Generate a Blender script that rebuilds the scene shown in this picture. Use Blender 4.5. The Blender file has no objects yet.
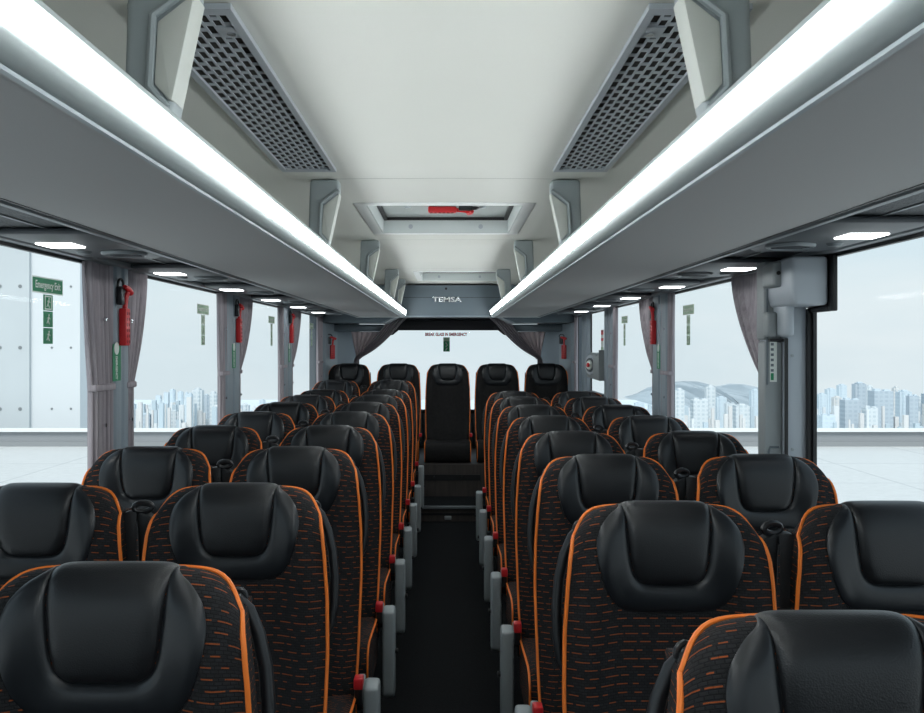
import bpy, bmesh, math, random
from mathutils import Vector
random.seed(7)
sc = bpy.context.scene
C = sc.collection
PI = math.pi

# ------------------------------------------------------------------ camera
CZ = 1.52
cd = bpy.data.cameras.new('camera')
cd.sensor_width = 36.0
cd.lens = 36.0 * 900 / 924
cd.shift_x = 12 / 924
cd.shift_y = -9.5 / 924
cd.clip_end = 20000
cam = bpy.data.objects.new('camera', cd)
C.objects.link(cam)
cam.location = (0.018, 0, CZ)
cam.rotation_euler = (PI / 2, 0, 0)
sc.camera = cam

# ------------------------------------------------------------------ world / light / exposure
sc.view_settings.view_transform = 'Standard'
sc.view_settings.look = 'None'
sc.view_settings.exposure = 0.0
sc.view_settings.gamma = 1.0
sc.view_settings.use_curve_mapping = False
SKY = 1.0
STRIP = 26.0
LAMP = 4.0
w = bpy.data.worlds.new('sky')
sc.world = w
w.use_nodes = True
nt = w.node_tree
nt.nodes.clear()
def wn(t, **k):
    n = nt.nodes.new(t)
    for a, b in k.items():
        setattr(n, a, b)
    return n
tc = wn('ShaderNodeTexCoord')
sep = wn('ShaderNodeSeparateXYZ')
nt.links.new(tc.outputs['Generated'], sep.inputs[0])
ramp = wn('ShaderNodeValToRGB')
cr = ramp.color_ramp
cr.elements[0].position = 0.0
cr.elements[0].color = (0.70, 0.805, 0.855, 1)
cr.elements[1].position = 1.0
cr.elements[1].color = (0.62, 0.78, 0.92, 1)
e = cr.elements.new(0.06); e.color = (0.73, 0.84, 0.885, 1)
e = cr.elements.new(0.2); e.color = (0.62, 0.80, 0.91, 1)
nt.links.new(sep.outputs['Z'], ramp.inputs[0])
mp = wn('ShaderNodeMapping')
mp.inputs['Scale'].default_value = (1.6, 1.6, 5.0)
nt.links.new(tc.outputs['Generated'], mp.inputs[0])
nz = wn('ShaderNodeTexNoise')
nz.inputs['Scale'].default_value = 2.2
nz.inputs['Detail'].default_value = 6
nt.links.new(mp.outputs[0], nz.inputs[0])
r2 = wn('ShaderNodeValToRGB')
r2.color_ramp.elements[0].position = 0.5
r2.color_ramp.elements[1].position = 0.72
r2.color_ramp.elements[0].color = (0, 0, 0, 1)
r2.color_ramp.elements[1].color = (0.55, 0.55, 0.55, 1)
nt.links.new(nz.outputs[0], r2.inputs[0])
mx = wn('ShaderNodeMixRGB')
mx.inputs[2].default_value = (0.88, 0.93, 0.95, 1)
nt.links.new(r2.outputs[0], mx.inputs[0])
nt.links.new(ramp.outputs[0], mx.inputs[1])
bg = wn('ShaderNodeBackground')
bg.inputs['Strength'].default_value = SKY
nt.links.new(mx.outputs[0], bg.inputs[0])
wo = wn('ShaderNodeOutputWorld')
nt.links.new(bg.outputs[0], wo.inputs[0])
sl = bpy.data.lights.new('sun', 'SUN')
sl.energy = 2.6
sl.angle = math.radians(25)
sl.color = (1, 0.97, 0.92)
so = bpy.data.objects.new('sun', sl)
C.objects.link(so)
so.rotation_euler = (math.radians(40), 0, math.radians(-12))

# ------------------------------------------------------------------ materials
def mat(name, col, rough=0.5, metal=0.0, spec=0.5, emit=None, es=0.0, bump=None, noise=None, coat=0.0):
    m = bpy.data.materials.new(name)
    m.use_nodes = True
    t = m.node_tree
    b = t.nodes['Principled BSDF']
    b.inputs['Base Color'].default_value = (*col, 1)
    b.inputs['Roughness'].default_value = rough
    b.inputs['Metallic'].default_value = metal
    b.inputs['Specular IOR Level'].default_value = spec
    b.inputs['Coat Weight'].default_value = coat
    if emit:
        b.inputs['Emission Color'].default_value = (*emit, 1)
        b.inputs['Emission Strength'].default_value = es
    tcn = t.nodes.new('ShaderNodeTexCoord')
    if noise:      # (scale, amount)
        n = t.nodes.new('ShaderNodeTexNoise')
        n.inputs['Scale'].default_value = noise[0]
        n.inputs['Detail'].default_value = 4
        t.links.new(tcn.outputs['Object'], n.inputs[0])
        mr = t.nodes.new('ShaderNodeMixRGB')
        a = noise[1]
        mr.inputs[1].default_value = (*[c * (1 - a) for c in col], 1)
        mr.inputs[2].default_value = (*[min(1, c * (1 + a)) for c in col], 1)
        t.links.new(n.outputs[0], mr.inputs[0])
        t.links.new(mr.outputs[0], b.inputs['Base Color'])
    if bump:       # (kind, scale, strength, distance)
        if bump[0] == 'voronoi':
            n = t.nodes.new('ShaderNodeTexVoronoi')
            n.inputs['Scale'].default_value = bump[1]
            o = n.outputs['Distance']
        else:
            n = t.nodes.new('ShaderNodeTexNoise')
            n.inputs['Scale'].default_value = bump[1]
            n.inputs['Detail'].default_value = 3
            o = n.outputs[0]
        t.links.new(tcn.outputs['Object'], n.inputs['Vector'])
        bm_ = t.nodes.new('ShaderNodeBump')
        bm_.inputs['Strength'].default_value = bump[2]
        bm_.inputs['Distance'].default_value = bump[3]
        t.links.new(o, bm_.inputs['Height'])
        t.links.new(bm_.outputs[0], b.inputs['Normal'])
    return m

def mth(t, op, a, b=None, c=None):
    n = t.nodes.new('ShaderNodeMath')
    n.operation = op
    for i, v in enumerate((a, b, c)):
        if v is None:
            continue
        if isinstance(v, (int, float)):
            n.inputs[i].default_value = v
        else:
            t.links.new(v, n.inputs[i])
    return n.outputs[0]

def fabric_mat():
    m = mat('seat_fabric', (0.010, 0.010, 0.011), 0.85, spec=0.25)
    t = m.node_tree
    b = t.nodes['Principled BSDF']
    uv = t.nodes.new('ShaderNodeUVMap')
    s = t.nodes.new('ShaderNodeSeparateXYZ')
    t.links.new(uv.outputs[0], s.inputs[0])
    u, v = s.outputs[0], s.outputs[1]
    vr = mth(t, 'DIVIDE', v, 0.0165)
    row = mth(t, 'FLOOR', vr)
    fv = mth(t, 'FRACT', vr)
    line = mth(t, 'LESS_THAN', mth(t, 'ABSOLUTE', mth(t, 'SUBTRACT', fv, 0.5)), 0.06)
    wn_ = t.nodes.new('ShaderNodeTexWhiteNoise')
    wn_.noise_dimensions = '1D'
    t.links.new(row, wn_.inputs['W'])
    ur = mth(t, 'ADD', mth(t, 'DIVIDE', u, 0.034), mth(t, 'MULTIPLY', wn_.outputs[0], 7.0))
    cell = mth(t, 'FLOOR', ur)
    fu = mth(t, 'FRACT', ur)
    cw = t.nodes.new('ShaderNodeTexWhiteNoise')
    cw.noise_dimensions = '2D'
    cmb = t.nodes.new('ShaderNodeCombineXYZ')
    t.links.new(cell, cmb.inputs[0]); t.links.new(row, cmb.inputs[1])
    t.links.new(cmb.outputs[0], cw.inputs['Vector'])
    ln = mth(t, 'MULTIPLY_ADD', cw.outputs[0], 0.65, 0.25)
    dash = mth(t, 'LESS_THAN', fu, ln)
    mask = mth(t, 'MULTIPLY', line, dash)
    # woven relief: staggered little bricks
    br = t.nodes.new('ShaderNodeTexBrick')
    br.inputs['Scale'].default_value = 1.0
    br.inputs['Brick Width'].default_value = 0.011
    br.inputs['Row Height'].default_value = 0.0055
    br.inputs['Mortar Size'].default_value = 0.0012
    br.inputs['Mortar Smooth'].default_value = 0.8
    br.inputs['Color1'].default_value = (0.021, 0.021, 0.023, 1)
    br.inputs['Color2'].default_value = (0.014, 0.014, 0.015, 1)
    br.inputs['Mortar'].default_value = (0.009, 0.009, 0.010, 1)
    t.links.new(uv.outputs[0], br.inputs['Vector'])
    mx_ = t.nodes.new('ShaderNodeMixRGB')
    t.links.new(mask, mx_.inputs[0])
    t.links.new(br.outputs['Color'], mx_.inputs[1])
    mx_.inputs[2].default_value = (0.27, 0.065, 0.016, 1)
    t.links.new(mx_.outputs[0], b.inputs['Base Color'])
    bp = t.nodes.new('ShaderNodeBump')
    bp.inputs['Strength'].default_value = 0.6
    bp.inputs['Distance'].default_value = 0.0016
    bp.invert = True
    t.links.new(br.outputs['Fac'], bp.inputs['Height'])
    t.links.new(bp.outputs[0], b.inputs['Normal'])
    return m

def glass_mat(name='window_glass', tint=(0.985, 0.995, 0.995)):
    m = bpy.data.materials.new(name)
    m.use_nodes = True
    t = m.node_tree
    t.nodes.clear()
    tr = t.nodes.new('ShaderNodeBsdfTransparent')
    tr.inputs[0].default_value = (*tint, 1)
    gl = t.nodes.new('ShaderNodeBsdfGlossy')
    gl.inputs['Roughness'].default_value = 0.02
    fr = t.nodes.new('ShaderNodeLayerWeight')
    fr.inputs[0].default_value = 0.5
    ml = mth(t, 'MULTIPLY_ADD', mth(t, 'POWER', fr.outputs['Facing'], 5.0), 0.025, 0.001)
    mi = t.nodes.new('ShaderNodeMixShader')
    t.links.new(ml, mi.inputs[0])
    t.links.new(tr.outputs[0], mi.inputs[1])
    t.links.new(gl.outputs[0], mi.inputs[2])
    o = t.nodes.new('ShaderNodeOutputMaterial')
    t.links.new(mi.outputs[0], o.inputs[0])
    return m

M = {}
M['fabric'] = fabric_mat()
M['rear_fabric'] = mat('plain_black_fabric', (0.016, 0.015, 0.015), 0.85, spec=0.2, noise=(40, 0.5), bump=('noise', 260, 0.4, 0.002))
M['leather'] = mat('black_leather', (0.0095, 0.010, 0.0115), 0.36, spec=0.5, bump=('voronoi', 420, 0.22, 0.0012))
M['leather_side'] = mat('black_leather_smooth', (0.011, 0.0125, 0.015), 0.34, spec=0.5, bump=('noise', 300, 0.08, 0.001))
M['piping'] = mat('orange_piping', (0.88, 0.20, 0.02), 0.5)
M['black_plastic'] = mat('black_plastic', (0.012, 0.013, 0.015), 0.35)
M['soft_black'] = mat('black_webbing', (0.016, 0.018, 0.021), 0.6, bump=('noise', 400, 0.3, 0.001))
M['arm_grey'] = mat('grey_plastic', (0.32, 0.355, 0.365), 0.42)
M['arm_light'] = mat('pale_grey_plastic', (0.33, 0.37, 0.36), 0.45)
M['red'] = mat('red_plastic', (0.62, 0.02, 0.025), 0.4)
M['dark_metal'] = mat('dark_metal', (0.03, 0.032, 0.035), 0.4, metal=0.6)
M['carpet'] = mat('dark_carpet', (0.010, 0.011, 0.012), 0.95, spec=0.1, noise=(90, 0.7), bump=('noise', 260, 0.8, 0.004))
M['ceiling'] = mat('ceiling_panel', (0.74, 0.75, 0.70), 0.6, noise=(1.2, 0.02))
M['rack_base'] = mat('rack_fabric', (0.60, 0.60, 0.595), 0.75, bump=('noise', 260, 0.15, 0.001))
M['rack_face'] = mat('rack_aluminium', (0.42, 0.47, 0.47), 0.42, metal=0.0)
M['trim_pale'] = mat('pale_trim', (0.50, 0.56, 0.59), 0.35)
M['rail'] = mat('rail_grey', (0.22, 0.245, 0.26), 0.35, metal=0.2)
M['light'] = mat('light_diffuser', (0.9, 0.9, 0.9), 0.4, emit=(0.93, 0.985, 1.0), es=STRIP)
M['lamp'] = mat('lamp_diffuser', (0.9, 0.9, 0.9), 0.3, emit=(0.95, 0.99, 1.0), es=LAMP)
M['bracket'] = mat('bracket_grey', (0.33, 0.375, 0.39), 0.4)
M['bracket_inset'] = mat('bracket_inset', (0.62, 0.64, 0.60), 0.5)
M['panel_mesh'] = mat('grey_mesh_panel', (0.10, 0.11, 0.12), 0.55, bump=('voronoi', 160, 0.8, 0.003))
M['panel_dark'] = mat('dark_grey_panel', (0.075, 0.085, 0.095), 0.4)
M['pillar'] = mat('pillar_grey_blue', (0.25, 0.30, 0.34), 0.5)
M['door_grey'] = mat('door_post_grey', (0.27, 0.295, 0.30), 0.45)
M['door_light'] = mat('door_post_light', (0.42, 0.46, 0.50), 0.4)
M['wall'] = mat('wall_trim_grey', (0.13, 0.155, 0.175), 0.6)
M['bulkhead'] = mat('bulkhead_grey_blue', (0.115, 0.15, 0.175), 0.5)
M['rubber'] = mat('black_rubber', (0.008, 0.008, 0.009), 0.45)
M['blind'] = mat('black_blind', (0.02, 0.02, 0.024), 0.7)
M['chrome'] = mat('chrome', (0.8, 0.82, 0.85), 0.15, metal=1.0)
M['hatch_white'] = mat('hatch_white', (0.88, 0.91, 0.90), 0.4)
M['hatch_grey'] = mat('hatch_grey', (0.66, 0.71, 0.70), 0.45)
M['vent_grey'] = mat('vent_grey', (0.46, 0.50, 0.54), 0.4, metal=0.0)
M['vent_dark'] = mat('vent_duct_dark', (0.030, 0.027, 0.024), 0.9, noise=(150, 0.6))
M['green'] = mat('sign_green', (0.0, 0.22, 0.085), 0.5)
M['green_pale'] = mat('sign_green_pale', (0.34, 0.48, 0.34), 0.6)
M['white'] = mat('sign_white', (0.75, 0.8, 0.75), 0.5)
M['off_white'] = mat('sign_cream', (0.62, 0.66, 0.6), 0.5)
M['red_ink'] = mat('red_lettering', (0.75, 0.03, 0.06), 0.6)
M['wood'] = mat('dark_wood_laminate', (0.045, 0.036, 0.032), 0.5)
M['glass'] = glass_mat()
M['hatch_glass'] = mat('smoked_hatch_panel', (0.50, 0.54, 0.53), 0.2)
M['sticker_white'] = mat('sticker_white', (0.7, 0.74, 0.7), 0.5)

def wood():
    m = M['wood']; t = m.node_tree; b = t.nodes['Principled BSDF']
    tcn = t.nodes.new('ShaderNodeTexCoord')
    mp_ = t.nodes.new('ShaderNodeMapping'); mp_.inputs['Scale'].default_value = (60, 60, 3)
    n = t.nodes.new('ShaderNodeTexNoise'); n.inputs['Scale'].default_value = 1.0; n.inputs['Detail'].default_value = 4
    t.links.new(tcn.outputs['Object'], mp_.inputs[0]); t.links.new(mp_.outputs[0], n.inputs[0])
    r = t.nodes.new('ShaderNodeMixRGB'); r.inputs[1].default_value = (0.022, 0.018, 0.017, 1); r.inputs[2].default_value = (0.085, 0.07, 0.062, 1)
    t.links.new(n.outputs[0], r.inputs[0]); t.links.new(r.outputs[0], b.inputs['Base Color'])
wood()

def curtain_mat(name, c1, c2):
    m = mat(name, c1, 0.85, spec=0.15); t = m.node_tree; b = t.nodes['Principled BSDF']
    tcn = t.nodes.new('ShaderNodeTexCoord')
    mp_ = t.nodes.new('ShaderNodeMapping'); mp_.inputs['Scale'].default_value = (70, 70, 1.2)
    n = t.nodes.new('ShaderNodeTexNoise'); n.inputs['Scale'].default_value = 1.0; n.inputs['Detail'].default_value = 4; n.inputs['Roughness'].default_value = 0.7
    t.links.new(tcn.outputs['Object'], mp_.inputs[0]); t.links.new(mp_.outputs[0], n.inputs[0])
    r = t.nodes.new('ShaderNodeMixRGB'); r.inputs[1].default_value = (*c1, 1); r.inputs[2].default_value = (*c2, 1)
    t.links.new(n.outputs[0], r.inputs[0]); t.links.new(r.outputs[0], b.inputs['Base Color'])
    return m
M['curtain'] = curtain_mat('mauve_grey_curtain', (0.16, 0.14, 0.155), (0.56, 0.51, 0.54))
M['curtain_back'] = curtain_mat('pink_grey_curtain', (0.55, 0.46, 0.47), (0.80, 0.68, 0.69))

# ------------------------------------------------------------------ helpers
def tag(o, label=None, cat=None, group=None, kind=None):
    if label: o['label'] = label
    if cat: o['category'] = cat
    if group: o['group'] = group
    if kind: o['kind'] = kind
    return o

def empty(name, loc, label, cat, group=None):
    o = bpy.data.objects.new(name, None)
    o.empty_display_size = 0.1
    C.objects.link(o)
    o.location = loc
    return tag(o, label, cat, group)

def place(o, parent):
    """parent keeps the child's world position when the child was made in world coordinates"""
    o.parent = parent
    return o

class MB:
    def __init__(s):
        s.v = []; s.f = []; s.uv = {}; s.mi = []; s.cur = 0
    def vert(s, p, uv=None):
        s.v.append(tuple(p))
        if uv: s.uv[len(s.v) - 1] = uv
        return len(s.v) - 1
    def face(s, *ids):
        s.f.append(ids); s.mi.append(s.cur)
    def box(s, x0, x1, y0, y1, z0, z1):
        a = [s.vert((x, y, z)) for x in (x0, x1) for y in (y0, y1) for z in (z0, z1)]
        for q in ((0, 1, 3, 2), (4, 6, 7, 5), (0, 4, 5, 1), (2, 3, 7, 6), (0, 2, 6, 4), (1, 5, 7, 3)):
            s.face(*[a[i] for i in q])
        return s
    def prism(s, poly, axis, a0, a1):
        """poly: 2D points; axis 'y': (x,z); 'x': (y,z); 'z': (x,y)"""
        def p3(p, a):
            if axis == 'y': return (p[0], a, p[1])
            if axis == 'x': return (a, p[0], p[1])
            return (p[0], p[1], a)
        A = [s.vert(p3(p, a0)) for p in poly]; B = [s.vert(p3(p, a1)) for p in poly]
        n = len(poly)
        s.face(*A); s.face(*reversed(B))
        for i in range(n):
            s.face(A[i], B[i], B[(i + 1) % n], A[(i + 1) % n])
        return s
    def sheet(s, rows, closed_u=False, uvs=None):
        """grid of points rows[j][i]"""
        ids = [[s.vert(p, uvs[j][i] if uvs else None) for i, p in enumerate(r)] for j, r in enumerate(rows)]
        for j in range(len(ids) - 1):
            n = len(ids[j])
            for i in range(n if closed_u else n - 1):
                s.face(ids[j][i], ids[j][(i + 1) % n], ids[j + 1][(i + 1) % n], ids[j + 1][i])
        return ids
    def tube(s, pts, r, n=8, flat=None, caps=True, closed=False):
        """round (or flat=(a,b) elliptical) tube along pts"""
        P = [Vector(p) for p in pts]
        rings = []
        prev = None
        m = len(P)
        for i, p in enumerate(P):
            if closed:
                d = P[(i + 1) % m] - P[i - 1]
            else:
                d = P[min(i + 1, m - 1)] - P[max(i - 1, 0)]
            d.normalize()
            if prev is None:
                up = Vector((0, 0, 1)) if abs(d.z) < 0.9 else Vector((0, 1, 0))
                a = d.cross(up).normalized()
            else:
                a = (prev - d * prev.dot(d)).normalized()
            prev = a
            b = d.cross(a)
            rr = r[i] if isinstance(r, (list, tuple)) else r
            ra, rb = (rr, rr) if not flat else (rr * flat[0], rr * flat[1])
            rings.append([p + a * math.cos(2 * PI * k / n) * ra + b * math.sin(2 * PI * k / n) * rb for k in range(n)])
        if closed: rings.append(rings[0])
        ids = s.sheet(rings, closed_u=True)
        if caps and not closed:
            s.face(*ids[0]); s.face(*reversed(ids[-1]))
        return s
    def disc(s, c, nrm, r, h, n=16, r2=None):
        c = Vector(c); nrm = Vector(nrm).normalized()
        return s.tube([c, c + nrm * h], [r, r if r2 is None else r2], n)
    def build(s, name, m, parent=None, smooth=None, bevel=0.0, seg=2, subsurf=0):
        me = bpy.data.meshes.new(name)
        me.from_pydata(s.v, [], s.f)
        mats = m if isinstance(m, (list, tuple)) else [m]
        for q in mats: me.materials.append(q)
        if len(mats) > 1:
            for p, k in zip(me.polygons, s.mi): p.material_index = k
        if s.uv:
            l = me.uv_layers.new(name='UVMap')
            for lp in me.loops:
                l.data[lp.index].uv = s.uv.get(lp.vertex_index, (0, 0))
        b = bmesh.new(); b.from_mesh(me)
        bmesh.ops.recalc_face_normals(b, faces=b.faces)
        if bevel:
            es = [e for e in b.edges if len(e.link_faces) == 2 and e.calc_face_angle(0) > 0.5]
            bmesh.ops.bevel(b, geom=es, offset=bevel, segments=seg, profile=0.5, affect='EDGES', clamp_overlap=True)
        b.to_mesh(me); b.free()
        if smooth is None: smooth = True
        if smooth:
            me.shade_smooth()
            try:
                me.set_sharp_from_angle(angle=math.radians(38))
            except Exception:
                pass
        o = bpy.data.objects.new(name, me)
        C.objects.link(o)
        if parent: o.parent = parent
        if subsurf:
            md = o.modifiers.new('s', 'SUBSURF'); md.levels = subsurf; md.render_levels = subsurf
        return o

def wbox(name, m, x0, x1, y0, y1, z0, z1, parent=None, bevel=0.0):
    b = MB().box(x0, x1, y0, y1, z0, z1)
    return b.build(name, m, parent, bevel=bevel)

def text_mesh(name, txt, size, loc, rot, m, parent=None, depth=0.0005, sx=1.0, bold=0.0):
    cu = bpy.data.curves.new(name, 'FONT')
    cu.body = txt; cu.size = size; cu.align_x = 'CENTER'; cu.align_y = 'CENTER'
    cu.extrude = depth; cu.offset = bold; cu.resolution_u = 2
    t = bpy.data.objects.new(name + '_tmp', cu)
    C.objects.link(t)
    dg = bpy.context.evaluated_depsgraph_get()
    me = bpy.data.meshes.new_from_object(t.evaluated_get(dg))
    bpy.data.objects.remove(t)
    bpy.data.curves.remove(cu)
    for v in me.vertices: v.co.x *= sx
    me.materials.clear(); me.materials.append(m)
    o = bpy.data.objects.new(name, me)
    C.objects.link(o)
    o.location = loc; o.rotation_euler = rot
    if parent: o.parent = parent
    return o

def copy_tree(o, parent=None):
    c = o.copy(); C.objects.link(c)
    if parent: c.parent = parent
    for ch in list(o.children):
        copy_tree(ch, c)
    return c

def lerp_tab(tab, x):
    if x <= tab[0][0]: return tab[0][1]
    for (a, b), (c, d) in zip(tab, tab[1:]):
        if x <= c:
            t = (x - a) / (c - a); t = t * t * (3 - 2 * t) * 0.4 + t * 0.6
            return b + (d - b) * t
    return tab[-1][1]

def H(h): return CZ + h

# ================================================================== STRUCTURE
CEIL = 0.61
YF, YR = -1.6, 9.85          # front and rear of the cabin
WX = 1.25                    # inner wall face
SILL, WTOP = 0.70, H(0.302)

fl = wbox('floor', M['carpet'], -1.32, 1.32, YF, YR + 0.1, -0.08, 0.0); tag(fl, kind='structure')

# ceiling: gently arched sheet with the two roof-hatch openings
def ceil_z(x):
    a = abs(x)
    return H(CEIL) + 0.006 - 0.02 * (a / 0.6) ** 2 * 0.3 - (0.26 * max(0, (a - 0.75) / 0.5) ** 2.2)
HATCH = [(-0.395, 0.385, 3.83, 4.88), (-0.285, 0.495, 7.30, 8.32)]
xs = sorted(set([-1.25, -1.2, -1.12, -1.04, -0.95, -0.86, -0.75, -0.6, -0.5, -0.15, 0, 0.15, 0.6, 0.75, 0.86, 0.95, 1.04, 1.12, 1.2, 1.25] + [h[0] + 0.02 for h in HATCH] + [h[1] - 0.02 for h in HATCH]))
ys = sorted(set([YF, 1.0, 2.0, 3.0, 5.5, 6.3, 8.72, YR] + [h[2] + 0.02 for h in HATCH] + [h[3] - 0.02 for h in HATCH]))
b = MB()
for y0, y1 in zip(ys, ys[1:]):
    for x0, x1 in zip(xs, xs[1:]):
        xm, ym = (x0 + x1) / 2, (y0 + y1) / 2
        if any(h[0] + 0.02 < xm < h[1] - 0.02 and h[2] + 0.02 < ym < h[3] - 0.02 for h in HATCH): continue
        q = [(x0, y0), (x1, y0), (x1, y1), (x0, y1)]
        lo = [b.vert((x, y, ceil_z(x))) for x, y in q]
        b.face(*lo)
def weld(o, d=1e-4):
    bm = bmesh.new(); bm.from_mesh(o.data)
    bmesh.ops.remove_doubles(bm, verts=bm.verts, dist=d)
    bmesh.ops.recalc_face_normals(bm, faces=bm.faces)
    bm.to_mesh(o.data); bm.free()
    return o
ce = weld(b.build('ceiling', M['ceiling']))
tag(ce, kind='structure')
sd = ce.modifiers.new('t', 'SOLIDIFY'); sd.thickness = 0.02; sd.offset = 1
rf = MB()
rf.prism([(-1.34, 1.9), (-1.30, 2.16), (-1.1, 2.27), (0, 2.31), (1.1, 2.27), (1.30, 2.16), (1.34, 1.9), (1.25, 1.9), (1.25, 2.13), (1.1, 2.22), (0, 2.25), (-1.1, 2.22), (-1.25, 2.13), (-1.25, 1.9)], 'y', YF, YR)
o = rf.build('roof', M['wall'], smooth=False); tag(o, kind='structure')

# ceiling seams, thin strips of darker grey
for k, y in enumerate((3.28, 5.15, 7.05)):
    s_ = MB()
    pts = [(x, y, ceil_z(x) - 0.001) for x in (-0.5, -0.3, 0, 0.3, 0.5)]
    s_.sheet([[(p[0], p[1] - 0.003, p[2]) for p in pts], [(p[0], p[1] + 0.003, p[2]) for p in pts]])
    o = s_.build('trim_%d' % (k + 1), mat('seam_grey_%d' % k, (0.42, 0.43, 0.40), 0.7)); tag(o, kind='structure')

# side walls: lower panel, header above the windows
LP = [(1.35, 1.62), (3.30, 3.48), (4.96, 5.31), (6.70, 7.06)]
RP = [(3.04, 3.32), (4.97, 5.34), (6.68, 7.02), (7.85, 8.22)]
REAR_L, REAR_R = 8.56, 8.66
def side_wall(name, sx, piers, yrear):
    w_ = MB()
    w_.box(*sorted((sx * WX, sx * (WX + 0.07))), YF, YR, -0.05, SILL)
    w_.box(*sorted((sx * WX, sx * (WX + 0.07))), YF, YR, WTOP, 2.14)
    w_.box(*sorted((sx * WX, sx * (WX + 0.07))), yrear, YR, SILL, WTOP)
    wl = w_.build(name, M['wall'], smooth=False); tag(wl, kind='structure')
    wbox('ledge', M['rail'], *sorted((sx * (WX - 0.05), sx * WX)), YF, yrear, SILL - 0.04, SILL + 0.005, wl, 0.006)
    for i, (y0, y1) in enumerate(piers):
        p = MB()
        f = sx * (WX - 0.035)
        x1 = sx * (WX + 0.005)
        ym = (y0 + y1) / 2
        # outline in plan: shallow rounded box with a central groove
        pl = [(x1, y0), (sx * (WX - 0.01), y0), (f, y0 + 0.03), (f, ym - 0.02), (f + sx * 0.008, ym - 0.012), (f + sx * 0.008, ym + 0.012), (f, ym + 0.02), (f, y1 - 0.03), (sx * (WX - 0.01), y1), (x1, y1)]
        p.prism(pl, 'z', SILL, WTOP)
        p.build('pillar', M['pillar'], wl, bevel=0.004)
    return wl
wall_l = side_wall('wall_left', -1, LP, REAR_L)
wall_r = side_wall('wall_right', 1, RP[1:], REAR_R)

# windows
wi = 1
def side_window(sx, y0, y1, z0=SILL, z1=WTOP):
    global wi
    o = MB().box(*sorted((sx * (WX + 0.006), sx * (WX + 0.010))), y0 - 0.05, y1 + 0.05, z0 - 0.03, z1 + 0.03).build('window_%d' % wi, M['glass'], smooth=False)
    wi += 1
    tag(o, kind='structure')
    s_ = MB()
    t = 0.014
    a = sorted((sx * (WX - 0.006), sx * (WX + 0.006)))
    s_.box(*a, y0, y0 + t, z0, z1); s_.box(*a, y1 - t, y1, z0, z1)
    s_.box(*a, y0 + t, y1 - t, z1 - t, z1); s_.box(*a, y0 + t, y1 - t, z0, z0 + t)
    s_.build('window_seal', M['rubber'], o, smooth=False)
    return o
yy = [YF + 0.05] + [v for p in LP for v in p] + [REAR_L]
for i in range(0, len(yy), 2): side_window(-1, yy[i], yy[i + 1])
yy = [YF + 0.05, 3.05] + [v for p in [RP[0]] for v in p[1:]] + [v for p in RP[1:] for v in p] + [REAR_R]
for i in range(0, len(yy), 2): side_window(1, yy[i], yy[i + 1])

# front: windscreen wall (unseen, behind the camera; opening kept small to dim the seats)
w_ = MB()
w_.box(-1.32, 1.32, YF - 0.08, YF, -0.05, 1.10); w_.box(-1.32, 1.32, YF - 0.08, YF, 1.9, 2.3)
w_.box(-1.32, -1.2, YF - 0.08, YF, 1.10, 1.9); w_.box(1.2, 1.32, YF - 0.08, YF, 1.10, 1.9)
o = w_.build('wall_front', M['wall'], smooth=False); tag(o, kind='structure')
o = MB().box(-1.22, 1.22, YF - 0.05, YF - 0.045, 1.08, 1.92).build('window_%d' % wi, M['glass'], smooth=False); wi += 1; tag(o, kind='structure')

# rear wall with the rear window
RW = 9.80
ZB = H(0.185)
w_ = MB()
hx = 1.0
w_.box(-1.32, 1.32, RW, RW + 0.06, -0.05, 0.80)
w_.box(-1.32, 1.32, RW, RW + 0.06, H(0.325), 2.3)
w_.box(-1.32, -hx, RW, RW + 0.06, 0.80, H(0.325)); w_.box(hx, 1.32, RW, RW + 0.06, 0.80, H(0.325))
wall_b = w_.build('wall_rear', M['bulkhead'], smooth=False); tag(wall_b, kind='structure')
o = MB().box(-hx - 0.02, hx + 0.02, RW + 0.02, RW + 0.025, 0.78, H(0.34)).build('window_%d' % wi, M['glass'], smooth=False); wi += 1; tag(o, kind='structure')
s_ = MB()
for (a, c, d, e_) in ((-hx, -hx + 0.03, 0.8, H(0.32)), (hx - 0.03, hx, 0.8, H(0.32)), (-hx, hx, 0.8, 0.84)):
    s_.box(a, c, RW - 0.02, RW + 0.015, d, e_)
s_.build('window_seal', M['rubber'], o, smooth=False)

# rear bulkhead box under the ceiling with the maker's lettering
BH = 8.72
bk = MB()
bk.prism([(-1.25, H(0.24)), (-0.62, H(0.235)), (-0.50, H(0.298)), (0.50, H(0.298)), (0.62, H(0.235)), (1.25, H(0.24)), (1.25, H(0.60)), (-1.25, H(0.60))], 'y', BH, BH + 0.5)
bulk = bk.build('wall_bulkhead', M['bulkhead'], smooth=False); tag(bulk, kind='structure')
MB().prism([(-0.66, H(0.222)), (-0.50, H(0.292)), (0.50, H(0.292)), (0.66, H(0.222)), (0.66, H(0.232)), (0.50, H(0.303)), (-0.50, H(0.303)), (-0.66, H(0.232))], 'y', BH - 0.012, BH + 0.01).build('edge_trim', M['pillar'], bulk, bevel=0.003)
wbox('seam', M['rubber'], -0.5, 0.5, BH - 0.001, BH + 0.002, H(0.478), H(0.482), bulk)
MB().disc((-0.02, BH, H(0.565)), (0, -1, 0), 0.012, 0.008).build('screw_cap', M['rubber'], bulk)
# lettering: raised chrome characters
lt = text_mesh('letter', 'TEMSA', 0.066, (-0.012, BH - 0.004, H(0.458)), (PI / 2, 0, 0), M['chrome'], None, 0.004, 1.40, 0.0022)
tag(lt, 'chrome raised maker lettering on the blue-grey panel above the rear window', 'lettering'); lt.name = 'lettering'

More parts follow.
